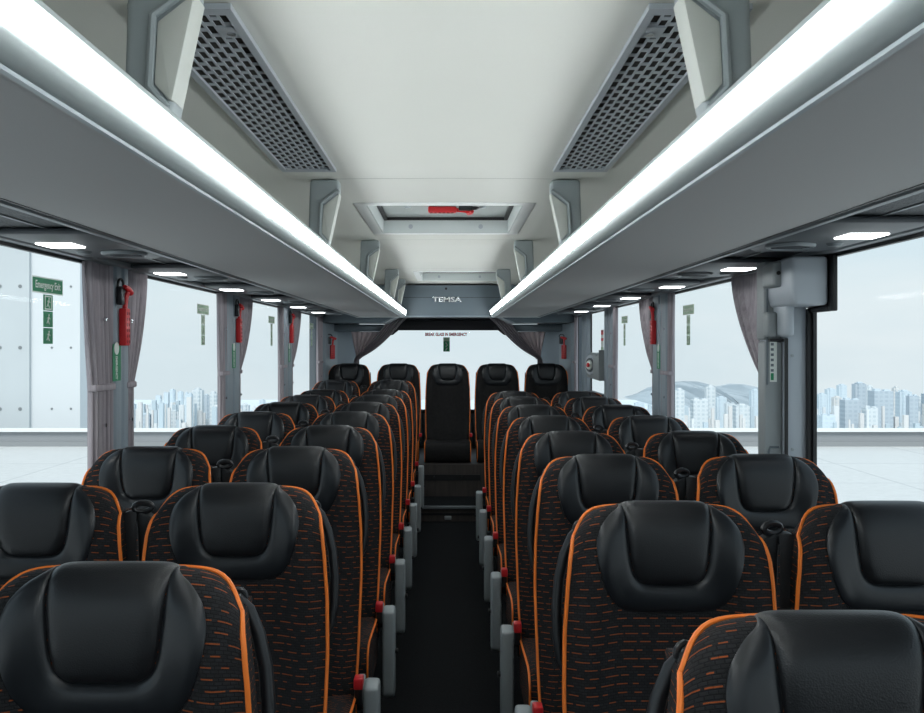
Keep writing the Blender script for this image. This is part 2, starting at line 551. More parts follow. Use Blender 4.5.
# quarter panels at the back corners (angled), upper trim boxes
for sx, nm in ((-1, 'trim_4'), (1, 'trim_5')):
    q = MB()
    q.prism([(sx * 1.25, 8.75), (sx * 1.20, 8.8), (sx * 1.17, 9.5), (sx * 1.0, 9.76), (sx * 0.985, 9.8), (sx * 1.25, 9.8)], 'z', 0.9, H(0.235))
    o = q.build(nm, M['pillar'], bevel=0.004); tag(o, kind='structure')
    t2 = MB()
    t2.prism([(sx * 1.20, 9.30), (sx * 0.66, 9.40), (sx * 0.66, 9.79), (sx * 1.20, 9.79)], 'z', H(0.165), H(0.236))
    t2.build('upper_trim', M['bulkhead'], o, bevel=0.01)
# black roller blind over the rear window
bl = MB()
bl.prism([(-0.68, H(0.318)), (0.68, H(0.318)), (0.68, H(0.13)), (0.60, H(0.13)), (0.54, H(0.18)), (-0.54, H(0.18)), (-0.60, H(0.13)), (-0.68, H(0.13))], 'y', RW - 0.10, RW - 0.04)
o = bl.build('roller_blind', M['blind'], bevel=0.004)
tag(o, 'black blind box across the top of the rear window', 'blind')
bl2 = MB().tube([(-0.6, RW - 0.12, H(0.302)), (0.6, RW - 0.12, H(0.302))], 0.02, 12).build('roller', M['blind'], o)
# rear steps
st = MB()
st.box(-1.24, 1.24, 7.84, 8.33, 0.0, 0.108)
step = st.build('rear_step', M['wood'], smooth=False)
tag(step, 'dark wood-faced step with a carpet tread at the end of the aisle', 'step')
wbox('tread', M['carpet'], -1.24, 1.24, 7.83, 8.33, 0.108, 0.137, step)
wbox('nosing', M['rail'], -0.26, 0.26, 7.815, 7.835, 0.112, 0.139, step, 0.004)
wbox('toe_groove', M['rubber'], -0.26, 0.26, 7.832, 7.842, 0.055, 0.075, step)
wbox('latch', M['arm_grey'], -0.03, 0.03, 7.825, 7.842, 0.018, 0.05, step, 0.005)
pl_ = MB(); pl_.box(-1.165, 1.165, 8.36, 9.78, 0.0, 0.43)
plat = pl_.build('bench_platform', M['wood'], smooth=False)
tag(plat, 'dark wood-faced plinth carrying the rear row of five seats', 'platform')
wbox('shadow_gap', M['rubber'], -0.3, 0.3, 8.352, 8.362, 0.28, 0.335, plat)
for x in (-0.13, 0.13):
    MB().disc((x, 8.352, 0.312), (0, -1, 0), 0.01, 0.005).build('screw', M['chrome'], plat)

# ================================================================== LUGGAGE RACKS
YE = 8.60
def rack(sx):
    side = 'left' if sx < 0 else 'right'
    r = empty('luggage_rack', (sx * 0.65, 3.5, H(0.30)), '%s-hand overhead luggage rack with a glowing light strip along its aisle edge' % side, 'luggage rack', 'overhead luggage racks')
    ox, oy, oz = sx * 0.65, 3.5, H(0.30)
    def pr(name, prof, m, y0=YF + 0.02, y1=YE, bevel=0.0, par=r):
        b_ = MB(); b_.prism([(sx * x - ox, H(h) - oz) for x, h in prof], 'y', y0 - oy, y1 - oy)
        return b_.build(name, m, par, bevel=bevel)
    pr('rack_shelf', [(0.445, 0.2865), (0.86, 0.289), (0.86, 0.335), (0.425, 0.345)], M['rack_base'])
    pr('aisle_profile', [(0.402, 0.356), (0.402, 0.3495), (0.4045, 0.3465), (0.4110, 0.311), (0.4112, 0.306), (0.413, 0.298), (0.420, 0.2905), (0.432, 0.2865), (0.4449, 0.2850), (0.4449, 0.338), (0.430, 0.3455), (0.428, 0.356)], M['rack_face'])
    pr('light_strip', [(0.4020, 0.3450), (0.4080, 0.3125), (0.4105, 0.3125), (0.4045, 0.3455)], M['light'])
    pr('edge_trim', [(0.434, 0.2855), (0.4355, 0.2815), (0.4435, 0.2815), (0.446, 0.2855)], M['trim_pale'])
    pr('outer_rail', [(0.8605, 0.291), (0.868, 0.2835), (0.884, 0.2835), (0.893, 0.289), (0.896, 0.300), (0.896, 0.33), (0.8605, 0.33)], M['rail'], bevel=0.002)
    pr('groove', [(0.852, 0.2885), (0.852, 0.2875), (0.8604, 0.2875), (0.8604, 0.2885)], M['rubber'])
    pr('end_cap', [(0.400, 0.358), (0.400, 0.348), (0.406, 0.308), (0.418, 0.2885), (0.446, 0.2835), (0.88, 0.282), (0.898, 0.29), (0.898, 0.34), (0.42, 0.358)], M['hatch_white'], YE, YE + 0.03)
    pr('bin_back', [(1.10, 0.34), (1.245, 0.34), (1.245, 0.47), (1.235, 0.47), (1.225, 0.352), (1.10, 0.352)], M['bulkhead'])
    pr('bin_floor', [(0.43, 0.346), (0.897, 0.336), (1.20, 0.336), (1.20, 0.345), (0.43, 0.354)], M['rack_base'])
    # brackets
    for y in ([1.42, 3.27, 5.13, 7.04] + ([8.07] if sx < 0 else [])):
        top = ceil_z(0.45) - oz - 0.003
        # outline measured on the post: (x outward from the centre line, height)
        P = [(0.385, top), (0.385, top - 0.045), (0.424, 0.366 - 0.30), (0.430, 0.352 - 0.30), (0.50, 0.352 - 0.30), (0.492, top)]
        b_ = MB(); b_.prism([(sx * x - ox, z) for x, z in P], 'y', y - oy, y - oy + 0.065)
        br = b_.build('bracket', M['bracket'], r, bevel=0.012, seg=3)
        # raised frame ridge and pale inset, on the face and wrapping the aisle edge
        zt = top
        ins = [(0.383, zt - 0.052), (0.442, zt - 0.098), (0.447, zt - 0.195), (0.424, 0.088), (0.419, 0.088)]
        b_ = MB(); b_.prism([(sx * x - ox, z) for x, z in ins], 'y', y - oy - 0.006, y - oy + 0.055)
        b_.build('inset', M['bracket_inset'], br, bevel=0.004)
        rid = [(0.386, zt - 0.040), (0.449, zt - 0.088), (0.455, zt - 0.20), (0.428, 0.076)]
        b_ = MB(); b_.tube([(sx * x - ox, y - oy - 0.004, z) for x, z in rid], 0.007, 8)
        b_.build('ridge', M['bracket'], br)
    # service channel above the windows
    ch = r
    cx, cy, cz = ox, oy, oz
    def pc(name, prof, m, y0=YF + 0.02, y1=8.7, bevel=0.0):
        b_ = MB(); b_.prism([(sx * x - cx, H(h) - cz) for x, h in prof], 'y', y0 - cy, y1 - cy)
        return b_.build(name, m, ch, bevel=bevel)
    pc('mesh_panel', [(0.897, 0.322), (1.205, 0.318), (1.205, 0.334), (0.897, 0.334)], M['panel_mesh'])
    pc('inner_lip', [(0.897, 0.306), (0.925, 0.306), (0.925, 0.3215), (0.897, 0.3215)], M['panel_dark'])
    pc('window_rail', [(1.205, 0.304), (1.213, 0.2975), (1.238, 0.2975), (1.248, 0.3015), (1.248, 0.330), (1.206, 0.330)], M['rail'], bevel=0.002)
    pc('spine', [(1.06, 0.3165), (1.07, 0.3165), (1.07, 0.321), (1.06, 0.321)], M['rail'])
rack(-1); rack(1)

# service units: lamp + air nozzles
def service_unit(sx):
    u = empty('service_unit', (0, 0, 0), 'x', 'service unit', 'overhead lamp and air units')
    b_ = MB()
    pl = [(-0.140, -0.33), (0.130, -0.33), (0.130, 0.27), (0.07, 0.34), (-0.09, 0.34), (-0.140, 0.25)]
    b_.prism([(sx * x, y) for x, y in pl], 'z', -0.006, 0.012)
    b_.build('housing', M['panel_dark'], u, bevel=0.008, seg=2)
    MB().box(*sorted((sx * 0.0, sx * 0.105)), -0.14, -0.035, -0.011, -0.004).build('lamp', M['lamp'], u, bevel=0.003)
    n_ = MB()
    n_.tube([(sx * -0.055 + 0.062 * math.cos(a), 0.13 + 0.062 * math.sin(a), -0.008) for a in [2 * PI * k / 20 for k in range(20)]], 0.009, 8, closed=True)
    nn = n_.build('air_nozzle', M['rail'], u)
    MB().disc((sx * -0.055, 0.13, -0.004), (0, 0, -1), 0.055, 0.006).build('nozzle_face', M['rubber'], nn)
    v_ = MB()
    for k in range(3): v_.box(sx * -0.055 - 0.045, sx * -0.055 + 0.045, 0.10 + 0.03 * k - 0.004, 0.10 + 0.03 * k + 0.004, -0.016, -0.009)
    v_.build('nozzle_vane', M['panel_dark'], nn)
    MB().disc((sx * 0.06, 0.10, -0.005), (0, 0, -1), 0.026, 0.009, r2=0.018).build('speaker_button', M['rail'], u)
    return u
ordinal = ['nearest', 'second', 'third', 'fourth', 'fifth', 'sixth', 'seventh', 'eighth', 'ninth']
for sx, y0, n in ((-1, 2.64, 6), (1, 2.42, 6)):
    proto = service_unit(sx)
    for k in range(n):
        u = proto if k == 0 else copy_tree(proto)
        u.location = (sx * 1.068, y0 + 0.08 + 1.03 * k, H(0.305))
        u['label'] = 'dark overhead unit with lit lamp and air nozzle, %s from camera on the %s side' % (ordinal[k], 'left' if sx < 0 else 'right')

# ================================================================== AIR GRILLES
def grille(sx):
    x0, x1, y0, y1 = 0.372, 0.556, 1.60, 3.09
    side = 'left' if sx < 0 else 'right'
    zc = ceil_z(0.46)
    g = empty('air_grille', (sx * 0.464, 2.345, zc), 'long grey slotted air return grille in the ceiling on the %s' % side, 'air grille', 'ceiling air grilles')
    def X(x): return sx * x - sx * 0.464
    b_ = MB()
    # backing tray
    bk_ = MB(); bk_.box(*sorted((X(x0 + 0.01), X(x1 - 0.01))), y0 - 2.335, y1 - 2.355, -0.0050, -0.0030)
    bk_.build('duct_cavity', M['vent_dark'], g, smooth=False)
    # frame
    t = 0.016
    fr_ = MB()
    for (a, c, d, e_) in ((x0, x0 + t, y0, y1), (x1 - t, x1, y0, y1), (x0 + t, x1 - t, y0, y0 + 0.03), (x0 + t, x1 - t, y1 - 0.03, y1)):
        fr_.box(*sorted((X(a), X(c))), d - 2.345, e_ - 2.345, -0.012, -0.001)
    fr_.build('grille_frame', M['vent_grey'], g, smooth=False)
    # web of slots
    sl_ = MB()
    nc = 8; cw_ = (x1 - x0 - 2 * t) / nc
    for i in range(1, nc):
        xx = x0 + t + i * cw_
        sl_.box(*sorted((X(xx - 0.0026), X(xx + 0.0026))), y0 + 0.03 - 2.345, y1 - 0.03 - 2.345, -0.0075, -0.0052)
    ny = 24; ph = (y1 - y0 - 0.06) / ny
    for i in range(nc):
        for j in range(ny + 1):
            yv = y0 + 0.03 + j * ph + (ph / 2 if i % 2 else 0)
            if yv > y1 - 0.035: continue
            a, c = x0 + t + i * cw_ + 0.0024, x0 + t + (i + 1) * cw_ - 0.0024
            sl_.box(*sorted((X(a), X(c))), max(yv - 0.0075, y0 + 0.029) - 2.345, yv + 0.0075 - 2.345, -0.0074, -0.0052)
    sl_.build('slot_web', M['vent_grey'], g, smooth=False)
    for (xx, yv) in ((x0 + 0.03, y0 + 0.13), (x1 - 0.03, y0 + 0.13), (x0 + 0.03, y1 - 0.06), (x1 - 0.03, y1 - 0.06)):
        MB().disc((X(xx), yv - 2.345, -0.009), (0, 0, -1), 0.009, 0.004, 12).build('fastener', M['chrome'], g)
    sl_2 = MB(); sl_2.box(*sorted((X(x0 + t), X(x0 + t + 2 * cw_))), y0 + 0.10 - 2.345, y0 + 0.155 - 2.345, -0.0098, -0.003)
    sl_2.build('blank_plate', M['vent_grey'], g, smooth=False)
grille(-1); grille(1)

# ================================================================== ROOF HATCHES
def hatch(h, label):
    x0, x1, y0, y1 = h
    cx, cy = (x0 + x1) / 2, (y0 + y1) / 2
    zc = H(CEIL)
    t = empty('roof_hatch', (cx, cy, zc), label, 'roof hatch', 'roof hatches')
    a, c = (x1 - x0) / 2, (y1 - y0) / 2
    def ring(o1, o2, za, zb, name, m, bevel=0.0):
        b_ = MB()
        A = [(-a + o1, -c + o1), (a - o1, -c + o1), (a - o1, c - o1), (-a + o1, c - o1)]
        B = [(-a + o2, -c + o2), (a - o2, -c + o2), (a - o2, c - o2), (-a + o2, c - o2)]
        ids = [[b_.vert((p[0], p[1], z)) for p in L] for L, z in ((A, za), (A, zb), (B, zb), (B, za))]
        for r_ in range(4):
            n_ = (r_ + 1) % 4
            for k in range(4): b_.face(ids[r_][k], ids[r_][(k + 1) % 4], ids[n_][(k + 1) % 4], ids[n_][k])
        return b_.build(name, m, t, bevel=bevel)
    ring(0.0, 0.055, -0.0005, 0.010, 'hatch_frame', M['hatch_white'], 0.006)
    ring(0.045, 0.058, 0.0, 0.085, 'hatch_liner', M['hatch_grey'])
    ring(0.06, 0.078, 0.068, 0.082, 'gasket', M['rubber'])
    MB().box(-a + 0.05, a - 0.05, -c + 0.05, c - 0.05, 0.084, 0.094).build('hatch_lid', M['hatch_glass'], t, smooth=False)
    for sx in (-1, 1):
        MB().disc((sx * a * 0.48, c - 0.058, 0.035), (0, -1, 0), 0.012, 0.006, 12).build('bolt', M['vent_grey'], t)
        MB().disc((sx * a * 0.48, 0.1, 0.084), (0, 0, -1), 0.014, 0.006, 12).build('lid_bolt', M['vent_grey'], t)
    return t
hatch(HATCH[0], 'nearer white-framed roof hatch with a red hammer on its lid')
hatch(HATCH[1], 'farther white-framed roof hatch close to the rear bulkhead')

# ================================================================== EMERGENCY HAMMERS
def hammer(loc, rotz, label, lying=False):
    t = empty('emergency_hammer', loc, label, 'emergency hammer', 'red emergency hammers')
    if lying: t.rotation_euler = (0, PI / 2, 0)
    else: t.rotation_euler = (0, 0, rotz)
    # local: back against x=0 plane, projecting +x, vertical z
    b_ = MB(); b_.box(0.0, 0.028, -0.024, 0.024, -0.15, -0.01)
    h_ = b_.build('handle', M['red'], t, bevel=0.006)
    for i in range(2):
        for j in range(6):
            d_ = MB(); d_.disc((0.0275, -0.010 + 0.020 * i, -0.135 + 0.021 * j), (1, 0, 0), 0.006, 0.0015, 8)
            if i == 0 and j == 0: allb = MB()
            off = len(allb.v); allb.v += d_.v; allb.f += [tuple(q + off for q in f) for f in d_.f]; allb.mi += d_.mi
    allb.build('grip_holes', mat('dark_red', (0.28, 0.01, 0.015), 0.5) if 'dark_red' not in bpy.data.materials else bpy.data.materials['dark_red'], h_)
    MB().tube([(0.014, 0.0, -0.015), (0.018, 0.004, 0.03), (0.024, 0.008, 0.055)], [0.010, 0.009, 0.010], 10).build('neck', M['red'], t)
    MB().tube([(0.024, 0.032, 0.05), (0.026, 0.0, 0.062), (0.026, -0.032, 0.068)], [0.013, 0.012, 0.008], 10).build('hammer_head', M['red'], t)
    MB().box(0.0, 0.022, -0.052, -0.018, 0.0, 0.07).build('holder', M['dark_metal'], t, bevel=0.005)
    MB().tube([(0.01, -0.03 + 0.028 * math.cos(a), 0.075 + 0.022 * math.sin(a)) for a in [PI * k / 10 for k in range(-2, 12)]], 0.005, 8).build('cable_loop', M['black_plastic'], t)
    return t
PX = WX - 0.036
hammer((-PX, 3.37, H(0.155)), 0, 'red emergency hammer on the nearest left window pillar, above a green sticker')
hammer((-PX, 5.20, H(0.175)), 0, 'red emergency hammer on the second left window pillar')
hammer((-PX, 6.93, H(0.18)), 0, 'red emergency hammer on the third left window pillar')
hammer((PX, 5.24, H(0.165)), PI, 'red emergency hammer on the right window pillar beyond the grey door post')
hammer((-1.165, 9.0, H(0.03)), -0.9, 'red emergency hammer in the rear left corner above the last seat')
hammer((1.165, 9.0, H(0.03)), PI + 0.9, 'red emergency hammer in the rear right corner above the last seat')
hm = hammer((0.06, 4.45, H(0.692)), 0, 'red emergency hammer lying across the lid of the nearer roof hatch')
hm.rotation_euler = (0, PI / 2, 0)
hm.rotation_euler = (PI / 2, PI / 2, PI / 2)
HM = hm

# ================================================================== GREEN STICKERS
def pillar_sticker(sx, y, z, label):
    t = empty('hammer_sticker', (sx * (PX), y, z), label, 'sticker', 'green stickers on window pillars')
    t.rotation_euler = (0, 0, 0 if sx < 0 else PI)
    MB().box(0.0002, 0.0012, -0.04, 0.04, -0.075, 0.06).build('backing', M['green'], t, smooth=False)
    MB().disc((0.0012, -0.002, 0.045), (1, 0, 0), 0.024, 0.0008, 16).build('round_mark', M['white'], t)
    text_mesh('lettering', 'EMERGENCY', 0.026, (0.0016, -0.004, -0.026), (PI / 2, PI / 2, PI / 2), M['white'], t, 0.0003, 0.58, 0.0008)
    return t
pillar_sticker(-1, 3.325, H(-0.05), 'green vertical sticker with white mark on the nearest left window pillar')
pillar_sticker(-1, 5.13, H(-0.045), 'green vertical sticker on the second left window pillar')
pillar_sticker(-1, 6.90, H(-0.04), 'green vertical sticker on the third left window pillar')
pillar_sticker(1, 5.16, H(-0.05), 'green vertical sticker on the right window pillar beyond the door post')

def pictogram(t, zc, kind, m):
    """running man and arrow, drawn with a few flat strokes; local plane x = const, y to the right, z up"""
    b_ = MB()
    def stroke(p, q, w_):
        p = Vector((0.0022, *p)); q = Vector((0.0022, *q))
        b_.tube([p, q], w_, 4)
    z = zc
    if kind == 0:
        b_.box(0.0012, 0.002, -0.024, -0.020, z - 0.022, z + 0.022); b_.box(0.0012, 0.002, 0.020, 0.024, z - 0.022, z + 0.022)
        b_.box(0.0012, 0.002, -0.020, 0.020, z - 0.022, z - 0.018); b_.box(0.0012, 0.002, -0.020, 0.020, z + 0.018, z + 0.022)
    dy = 0.0
    stroke((0.002 + dy, z + 0.008), (-0.004 + dy, z - 0.004), 0.0024)
    stroke((-0.004 + dy, z - 0.004), (0.006 + dy, z - 0.015), 0.0018)
    stroke((-0.004 + dy, z - 0.004), (-0.012 + dy, z - 0.013), 0.0018)
    stroke((0.002 + dy, z + 0.007), (0.011 + dy, z + 0.001), 0.0014)
    stroke((0.002 + dy, z + 0.007), (-0.008 + dy, z + 0.004), 0.0014)
    b_.disc((0.0012, 0.005 + dy, z + 0.013), (1, 0, 0), 0.0035, 0.001, 8)
    return b_.build('pictogram', m, t)
def exit_sign(sx, y, pale, label, grp=None):
    t = empty('exit_sign', (sx * (WX + 0.0055), y, H(0.0)), label, 'exit sticker', grp or 'exit stickers on the windows')
    t.rotation_euler = (0, 0, 0 if sx < 0 else PI)
    g = M['green_pale'] if pale else M['green']  # paler copy of the green, washed-out backlight painted into its colour
    wht = M['off_white'] if pale else M['white']
    hb = MB(); hb.box(0.0, 0.0012, -0.105, 0.105, 0.172, 0.215)
    hd = hb.build('header', g, t, smooth=False)
    MB().box(0.0, 0.0009, -0.108, 0.108, 0.168, 0.219).build('border', wht, t, smooth=False)
    text_mesh('lettering', 'Emergency Exit', 0.033, (0.0016, 0, 0.194), (PI / 2, 0, PI / 2), wht, t, 0.0003, 0.86, 0.0004)
    for k in range(3):
        z = 0.140 - 0.0525 * k
        tl = MB(); tl.box(0.0, 0.0012, -0.033, 0.033, z - 0.025, z + 0.025)
        tile = tl.build('sign_tile', g, t, smooth=False)
        pictogram(t, z, k, wht)
    return t
exit_sign(-1, 2.85, False, 'green Emergency Exit sticker on the nearest left window, over the concrete wall')
exit_sign(-1, 4.64, True, 'washed-out green T-shaped exit sticker on the second left window')
exit_sign(-1, 6.42, True, 'washed-out green T-shaped exit sticker on the third left window')
exit_sign(-1, 8.28, True, 'washed-out green T-shaped exit sticker on the rearmost left window')
exit_sign(1, 4.67, True, 'washed-out green T-shaped exit sticker on the right window beside the door post')
exit_sign(1, 6.38, True, 'washed-out green T-shaped exit sticker on the right window before the dial box')
# rear window markings
rt = empty('rear_window_sticker', (-0.02, RW + 0.018, H(0.05)), 'small green sticker in the middle of the rear window under red lettering', 'sticker')
MB().box(-0.035, 0.035, -0.001, 0.0, -0.10, 0.055).build('backing', M['green'], rt, smooth=False)
MB().box(-0.033, 0.033, -0.002, -0.001, 0.012, 0.053).build('pale_panel', M['green_pale'], rt, smooth=False)
b_ = MB(); b_.tube([(-0.01, -0.002, 0.0), (0.008, -0.002, -0.03), (-0.006, -0.002, -0.05)], 0.005, 4); b_.tube([(0.008, -0.002, -0.06), (-0.01, -0.002, -0.09)], 0.004, 4)
b_.build('pictogram', M['off_white'], rt)
o = text_mesh('window_lettering', 'BREAK GLASS IN EMERGENCY', 0.046, (-0.025, RW + 0.017, H(0.136)), (PI / 2, 0, 0), M['red_ink'], None, 0.0003, 0.74, 0.0022)
tag(o, 'small line of red capital letters near the top of the rear window', 'lettering')
o = empty('warning_sticker', (1.254, 7.30, H(0.05)), 'small red, white and green sticker on the right window above the dial box', 'sticker')
MB().box(-0.001, 0.001, -0.06, 0.06, -0.10, 0.09).build('backing', M['sticker_white'], o, smooth=False)
MB().box(-0.002, -0.001, -0.058, 0.058, 0.05, 0.085).build('red_band', M['red'], o, smooth=False)
MB().box(-0.002, -0.001, -0.058, 0.058, 0.0, 0.022).build('red_band', M['red'], o, smooth=False)
MB().box(-0.002, -0.001, -0.058, 0.058, -0.095, -0.05).build('green_band', M['green_pale'], o, smooth=False)

# ================================================================== CURTAINS
def curtain(sx, yfix, ytop, ytie, ybot, label, ztop=WTOP - 0.007, ztie=H(-0.145), zbot=SILL + 0.03, depth=0.02, flip=False):
    """pleated sheet hanging beside a pillar. yfix: edge at the pillar, ytop/ytie/ybot: free edge"""
    t = empty('curtain', (sx * (WX - 0.018), yfix, ztop), label, 'curtain', 'grey side-window curtains')
    ox, oy, oz = sx * (WX - 0.018), yfix, ztop
    rows = []
    n = 72; npl = 8
    for j in range(37):
        v = j / 36
        z = ztop + (zbot - ztop) * v
        vt = (ztop - ztie) / (ztop - zbot)
        if v < vt:
            s_ = v / vt; s_ = s_ ** 1.6
            ye = ytop + (ytie - ytop) * s_
        else:
            s_ = (v - vt) / (1 - vt); s_ = s_ * s_ * (3 - 2 * s_)
            ye = ytie + (ybot - ytie) * s_
        wdt = abs(ye - yfix)
        amp = min(0.016, 0.007 + wdt * 0.05)
        row = []
        for i in range(n + 1):
            u = i / n
            y = yfix + (ye - yfix) * u
            x = amp * math.sin(u * npl * 2 * PI + 0.6 * math.sin(3 * v)) * (0.6 + 0.4 * math.sin(u * 9))
            row.append((-sx * x * 1.0 + ox - ox - sx * 0.0, y - oy, z - oz))
        rows.append(row)
    b_ = MB(); b_.sheet(rows)
    o_ = b_.build('cloth', M['curtain'], t)
    md = o_.modifiers.new('s', 'SOLIDIFY'); md.thickness = 0.003
    # tie band and press studs
    lo, hi = sorted((yfix, ytie))
    MB().box(*sorted((-sx * 0.022, sx * 0.010)), lo - oy - 0.004, hi - oy + 0.004, ztie - oz - 0.012, ztie - oz + 0.012).build('tie_band', M['curtain'], t, bevel=0.006)
    for zz in (H(0.10), H(-0.28)):
        MB().disc((-sx * 0.016, (lo + hi) / 2 - oy, zz - oz), (-sx, 0, 0), 0.007, 0.005, 12).build('press_stud', M['chrome'], t)
    return t
curtain(-1, 3.31, 3.08, 3.13, 3.13, 'grey curtain on the near side of the first left window pillar')
curtain(-1, 3.44, 3.69, 3.53, 3.53, 'grey curtain on the far side of the first left window pillar')
curtain(-1, 5.03, 4.86, 4.88, 4.88, 'narrow grey curtain on the near side of the second left window pillar')
curtain(-1, 5.29, 5.66, 5.33, 5.33, 'grey curtain swept back behind the second left window pillar')
curtain(-1, 6.80, 6.58, 6.60, 6.60, 'narrow grey curtain on the near side of the third left window pillar')
curtain(-1, 7.05, 7.50, 7.10, 7.10, 'grey curtain swept back behind the third left window pillar')
curtain(-1, 8.75, 8.5, 8.5, 8.5, 'grey curtain at the end of the rearmost left window')
curtain(1, 5.12, 4.90, 4.92, 4.92, 'grey curtain on the near side of the right pillar beyond the door post')
curtain(1, 5.32, 5.74, 5.36, 5.36, 'grey curtain swept back behind the right pillar beyond the door post')
curtain(1, 3.355, 3.88, 3.44, 3.42, 'grey curtain swept back behind the grey door post')
curtain(1, 6.80, 6.56, 6.58, 6.58, 'grey curtain on the near side of the right pillar by the dial box')
curtain(1, 8.9, 8.62, 8.62, 8.62, 'grey curtain at the end of the rearmost right window')

# rear curtains, swagged to the sides, and the pinkish gathered triangles
for sx in (-1, 1):
    side = 'left' if sx < 0 else 'right'
    t = empty('rear_curtain', (sx * 0.75, 9.2, H(0.1)), 'mauve grey curtain swagged down to the %s corner of the rear window' % side, 'curtain', 'rear window curtains')
    ox, oy, oz = sx * 0.75, 9.2, H(0.1)
    # inner (upper) and outer (lower-side) border paths in (x, z)
    inner = [(0.43, 0.300), (0.50, 0.235), (0.58, 0.145), (0.68, 0.045), (0.78, -0.035), (0.88, -0.095), (0.93, -0.13), (0.935, -0.2), (0.92, -0.45)]
    outer = [(0.60, 0.300), (0.66, 0.235), (0.71, 0.165), (0.78, 0.075), (0.85, 0.0), (0.93, -0.075), (0.97, -0.12), (0.985, -0.2), (1.0, -0.45)]
    def smooth_path(p, n):
        out = []
        m_ = len(p) - 1
        for k in range(n + 1):
            f = k / n * m_; i = min(int(f), m_ - 1); tt = f - i
            p0, p1, p2, p3 = p[max(i - 1, 0)], p[i], p[i + 1], p[min(i + 2, m_)]
            out.append(tuple(0.5 * ((2 * p1[d]) + (-p0[d] + p2[d]) * tt + (2 * p0[d] - 5 * p1[d] + 4 * p2[d] - p3[d]) * tt ** 2 + (-p0[d] + 3 * p1[d] - 3 * p2[d] + p3[d]) * tt ** 3) for d in (0, 1)))
        return out
    I = smooth_path(inner, 40); O_ = smooth_path(outer, 40)
    rows = []
    for (a, c) in zip(I, O_):
        row = []
        for i in range(25):
            u = i / 24
            x = a[0] + (c[0] - a[0]) * u; z = a[1] + (c[1] - a[1]) * u
            y = 9.33 + 0.018 * math.sin(u * 5 * 2 * PI)
            row.append((sx * x - ox, y - oy, H(z) - oz))
        rows.append(row)
    b_ = MB(); b_.sheet(rows); o_ = b_.build('cloth', M['curtain'], t)
    md = o_.modifiers.new('s', 'SOLIDIFY'); md.thickness = 0.004
    rows = []
    for j in range(16):
        v = j / 15
        row = []
        for i in range(33):
            u = i / 32
            xl = 0.60 + (0.93 - 0.60) * v; xr = 1.02 - 0.06 * v
            x = xl + (xr - xl) * u; z = 0.160 - 0.29 * v
            row.append((sx * x - ox, 9.46 + 0.010 * math.sin(u * 7 * 2 * PI) - oy, H(z) - oz))
        rows.append(row)
    b_ = MB(); b_.sheet(rows); o_ = b_.build('lining', M['curtain_back'], t)
    md = o_.modifiers.new('s', 'SOLIDIFY'); md.thickness = 0.003

# ================================================================== RIGHT DOOR POST
dp = empty('door_post', (1.18, 3.2, SILL), 'moulded grey emergency door post with a stepped header between the right windows', 'door post')
ox, oy, oz = 1.18, 3.2, SILL
def dbox(name, m, x0, x1, y0, y1, h0, h1, bevel=0.008, par=dp):
    b_ = MB().box(x0 - ox, x1 - ox, y0 - oy, y1 - oy, H(h0) - oz, H(h1) - oz)
    return b_.build(name, m, par, bevel=bevel, seg=3)
dbox('post', M['door_light'], 1.165, 1.236, 3.07, 3.34, -0.81, 0.296)
dbox('lower_cover', M['door_grey'], 1.101, 1.164, 3.10, 3.17, -0.81, 0.02, 0.008)
dbox('upper_cover', M['door_grey'], 1.103, 1.164, 3.11, 3.19, 0.025, 0.296, 0.008)
b_ = MB()
b_.prism([(1.125 - ox, H(0.135) - oz), (1.232 - ox, H(0.135) - oz), (1.232 - ox, H(0.292) - oz), (1.115 - ox, H(0.292) - oz), (1.115 - ox, H(0.185) - oz)], 'y', 2.885 - oy, 3.20 - oy)
b_.build('header_box', M['door_light'], dp, bevel=0.012, seg=3)
dbox('header_cap', M['door_grey'], 1.088, 1.16, 2.98, 3.09, 0.20, 0.283, 0.010)
dbox('bracket_cover', M['door_light'], 1.135, 1.165, 2.99, 3.12, 0.035, 0.175, 0.012)
dbox('side_lug', M['door_grey'], 1.100, 1.135, 3.07, 3.12, 0.035, 0.12, 0.008)
dbox('slot_recess', M['wall'], 1.107, 1.113, 3.096, 3.101, -0.13, 0.21, 0.002)
dbox('hinge_line', M['rubber'], 1.160, 1.170, 3.064, 3.075, -0.81, 0.03, 0.002)
dbox('step_line', M['rubber'], 1.118, 1.166, 3.09, 3.12, 0.018, 0.028, 0.002)
for hz in (-0.32, 0.0):
    b_ = MB().disc((1.185 - ox, 3.07 - oy, H(hz - 0.03) - oz), (0, -1, 0), 0.005, 0.004, 12); b_.build('screw', M['arm_grey'], dp)
for yy_ in (1.105, 1.145):
    MB().disc((yy_ - ox, 2.98 - oy, H(0.245) - oz), (0, -1, 0), 0.007, 0.004, 12).build('screw_cap', M['rubber'], dp)
# moulded pull on lower cover
b_ = MB().tube([(1.115 - ox, 3.099 - oy, H(-0.42) - oz), (1.115 - ox, 3.099 - oy, H(-0.36) - oz), (1.120 - ox, 3.099 - oy, H(-0.345) - oz), (1.150 - ox, 3.099 - oy, H(-0.345) - oz)], 0.004, 8); b_.build('moulded_rib', M['wall'], dp)
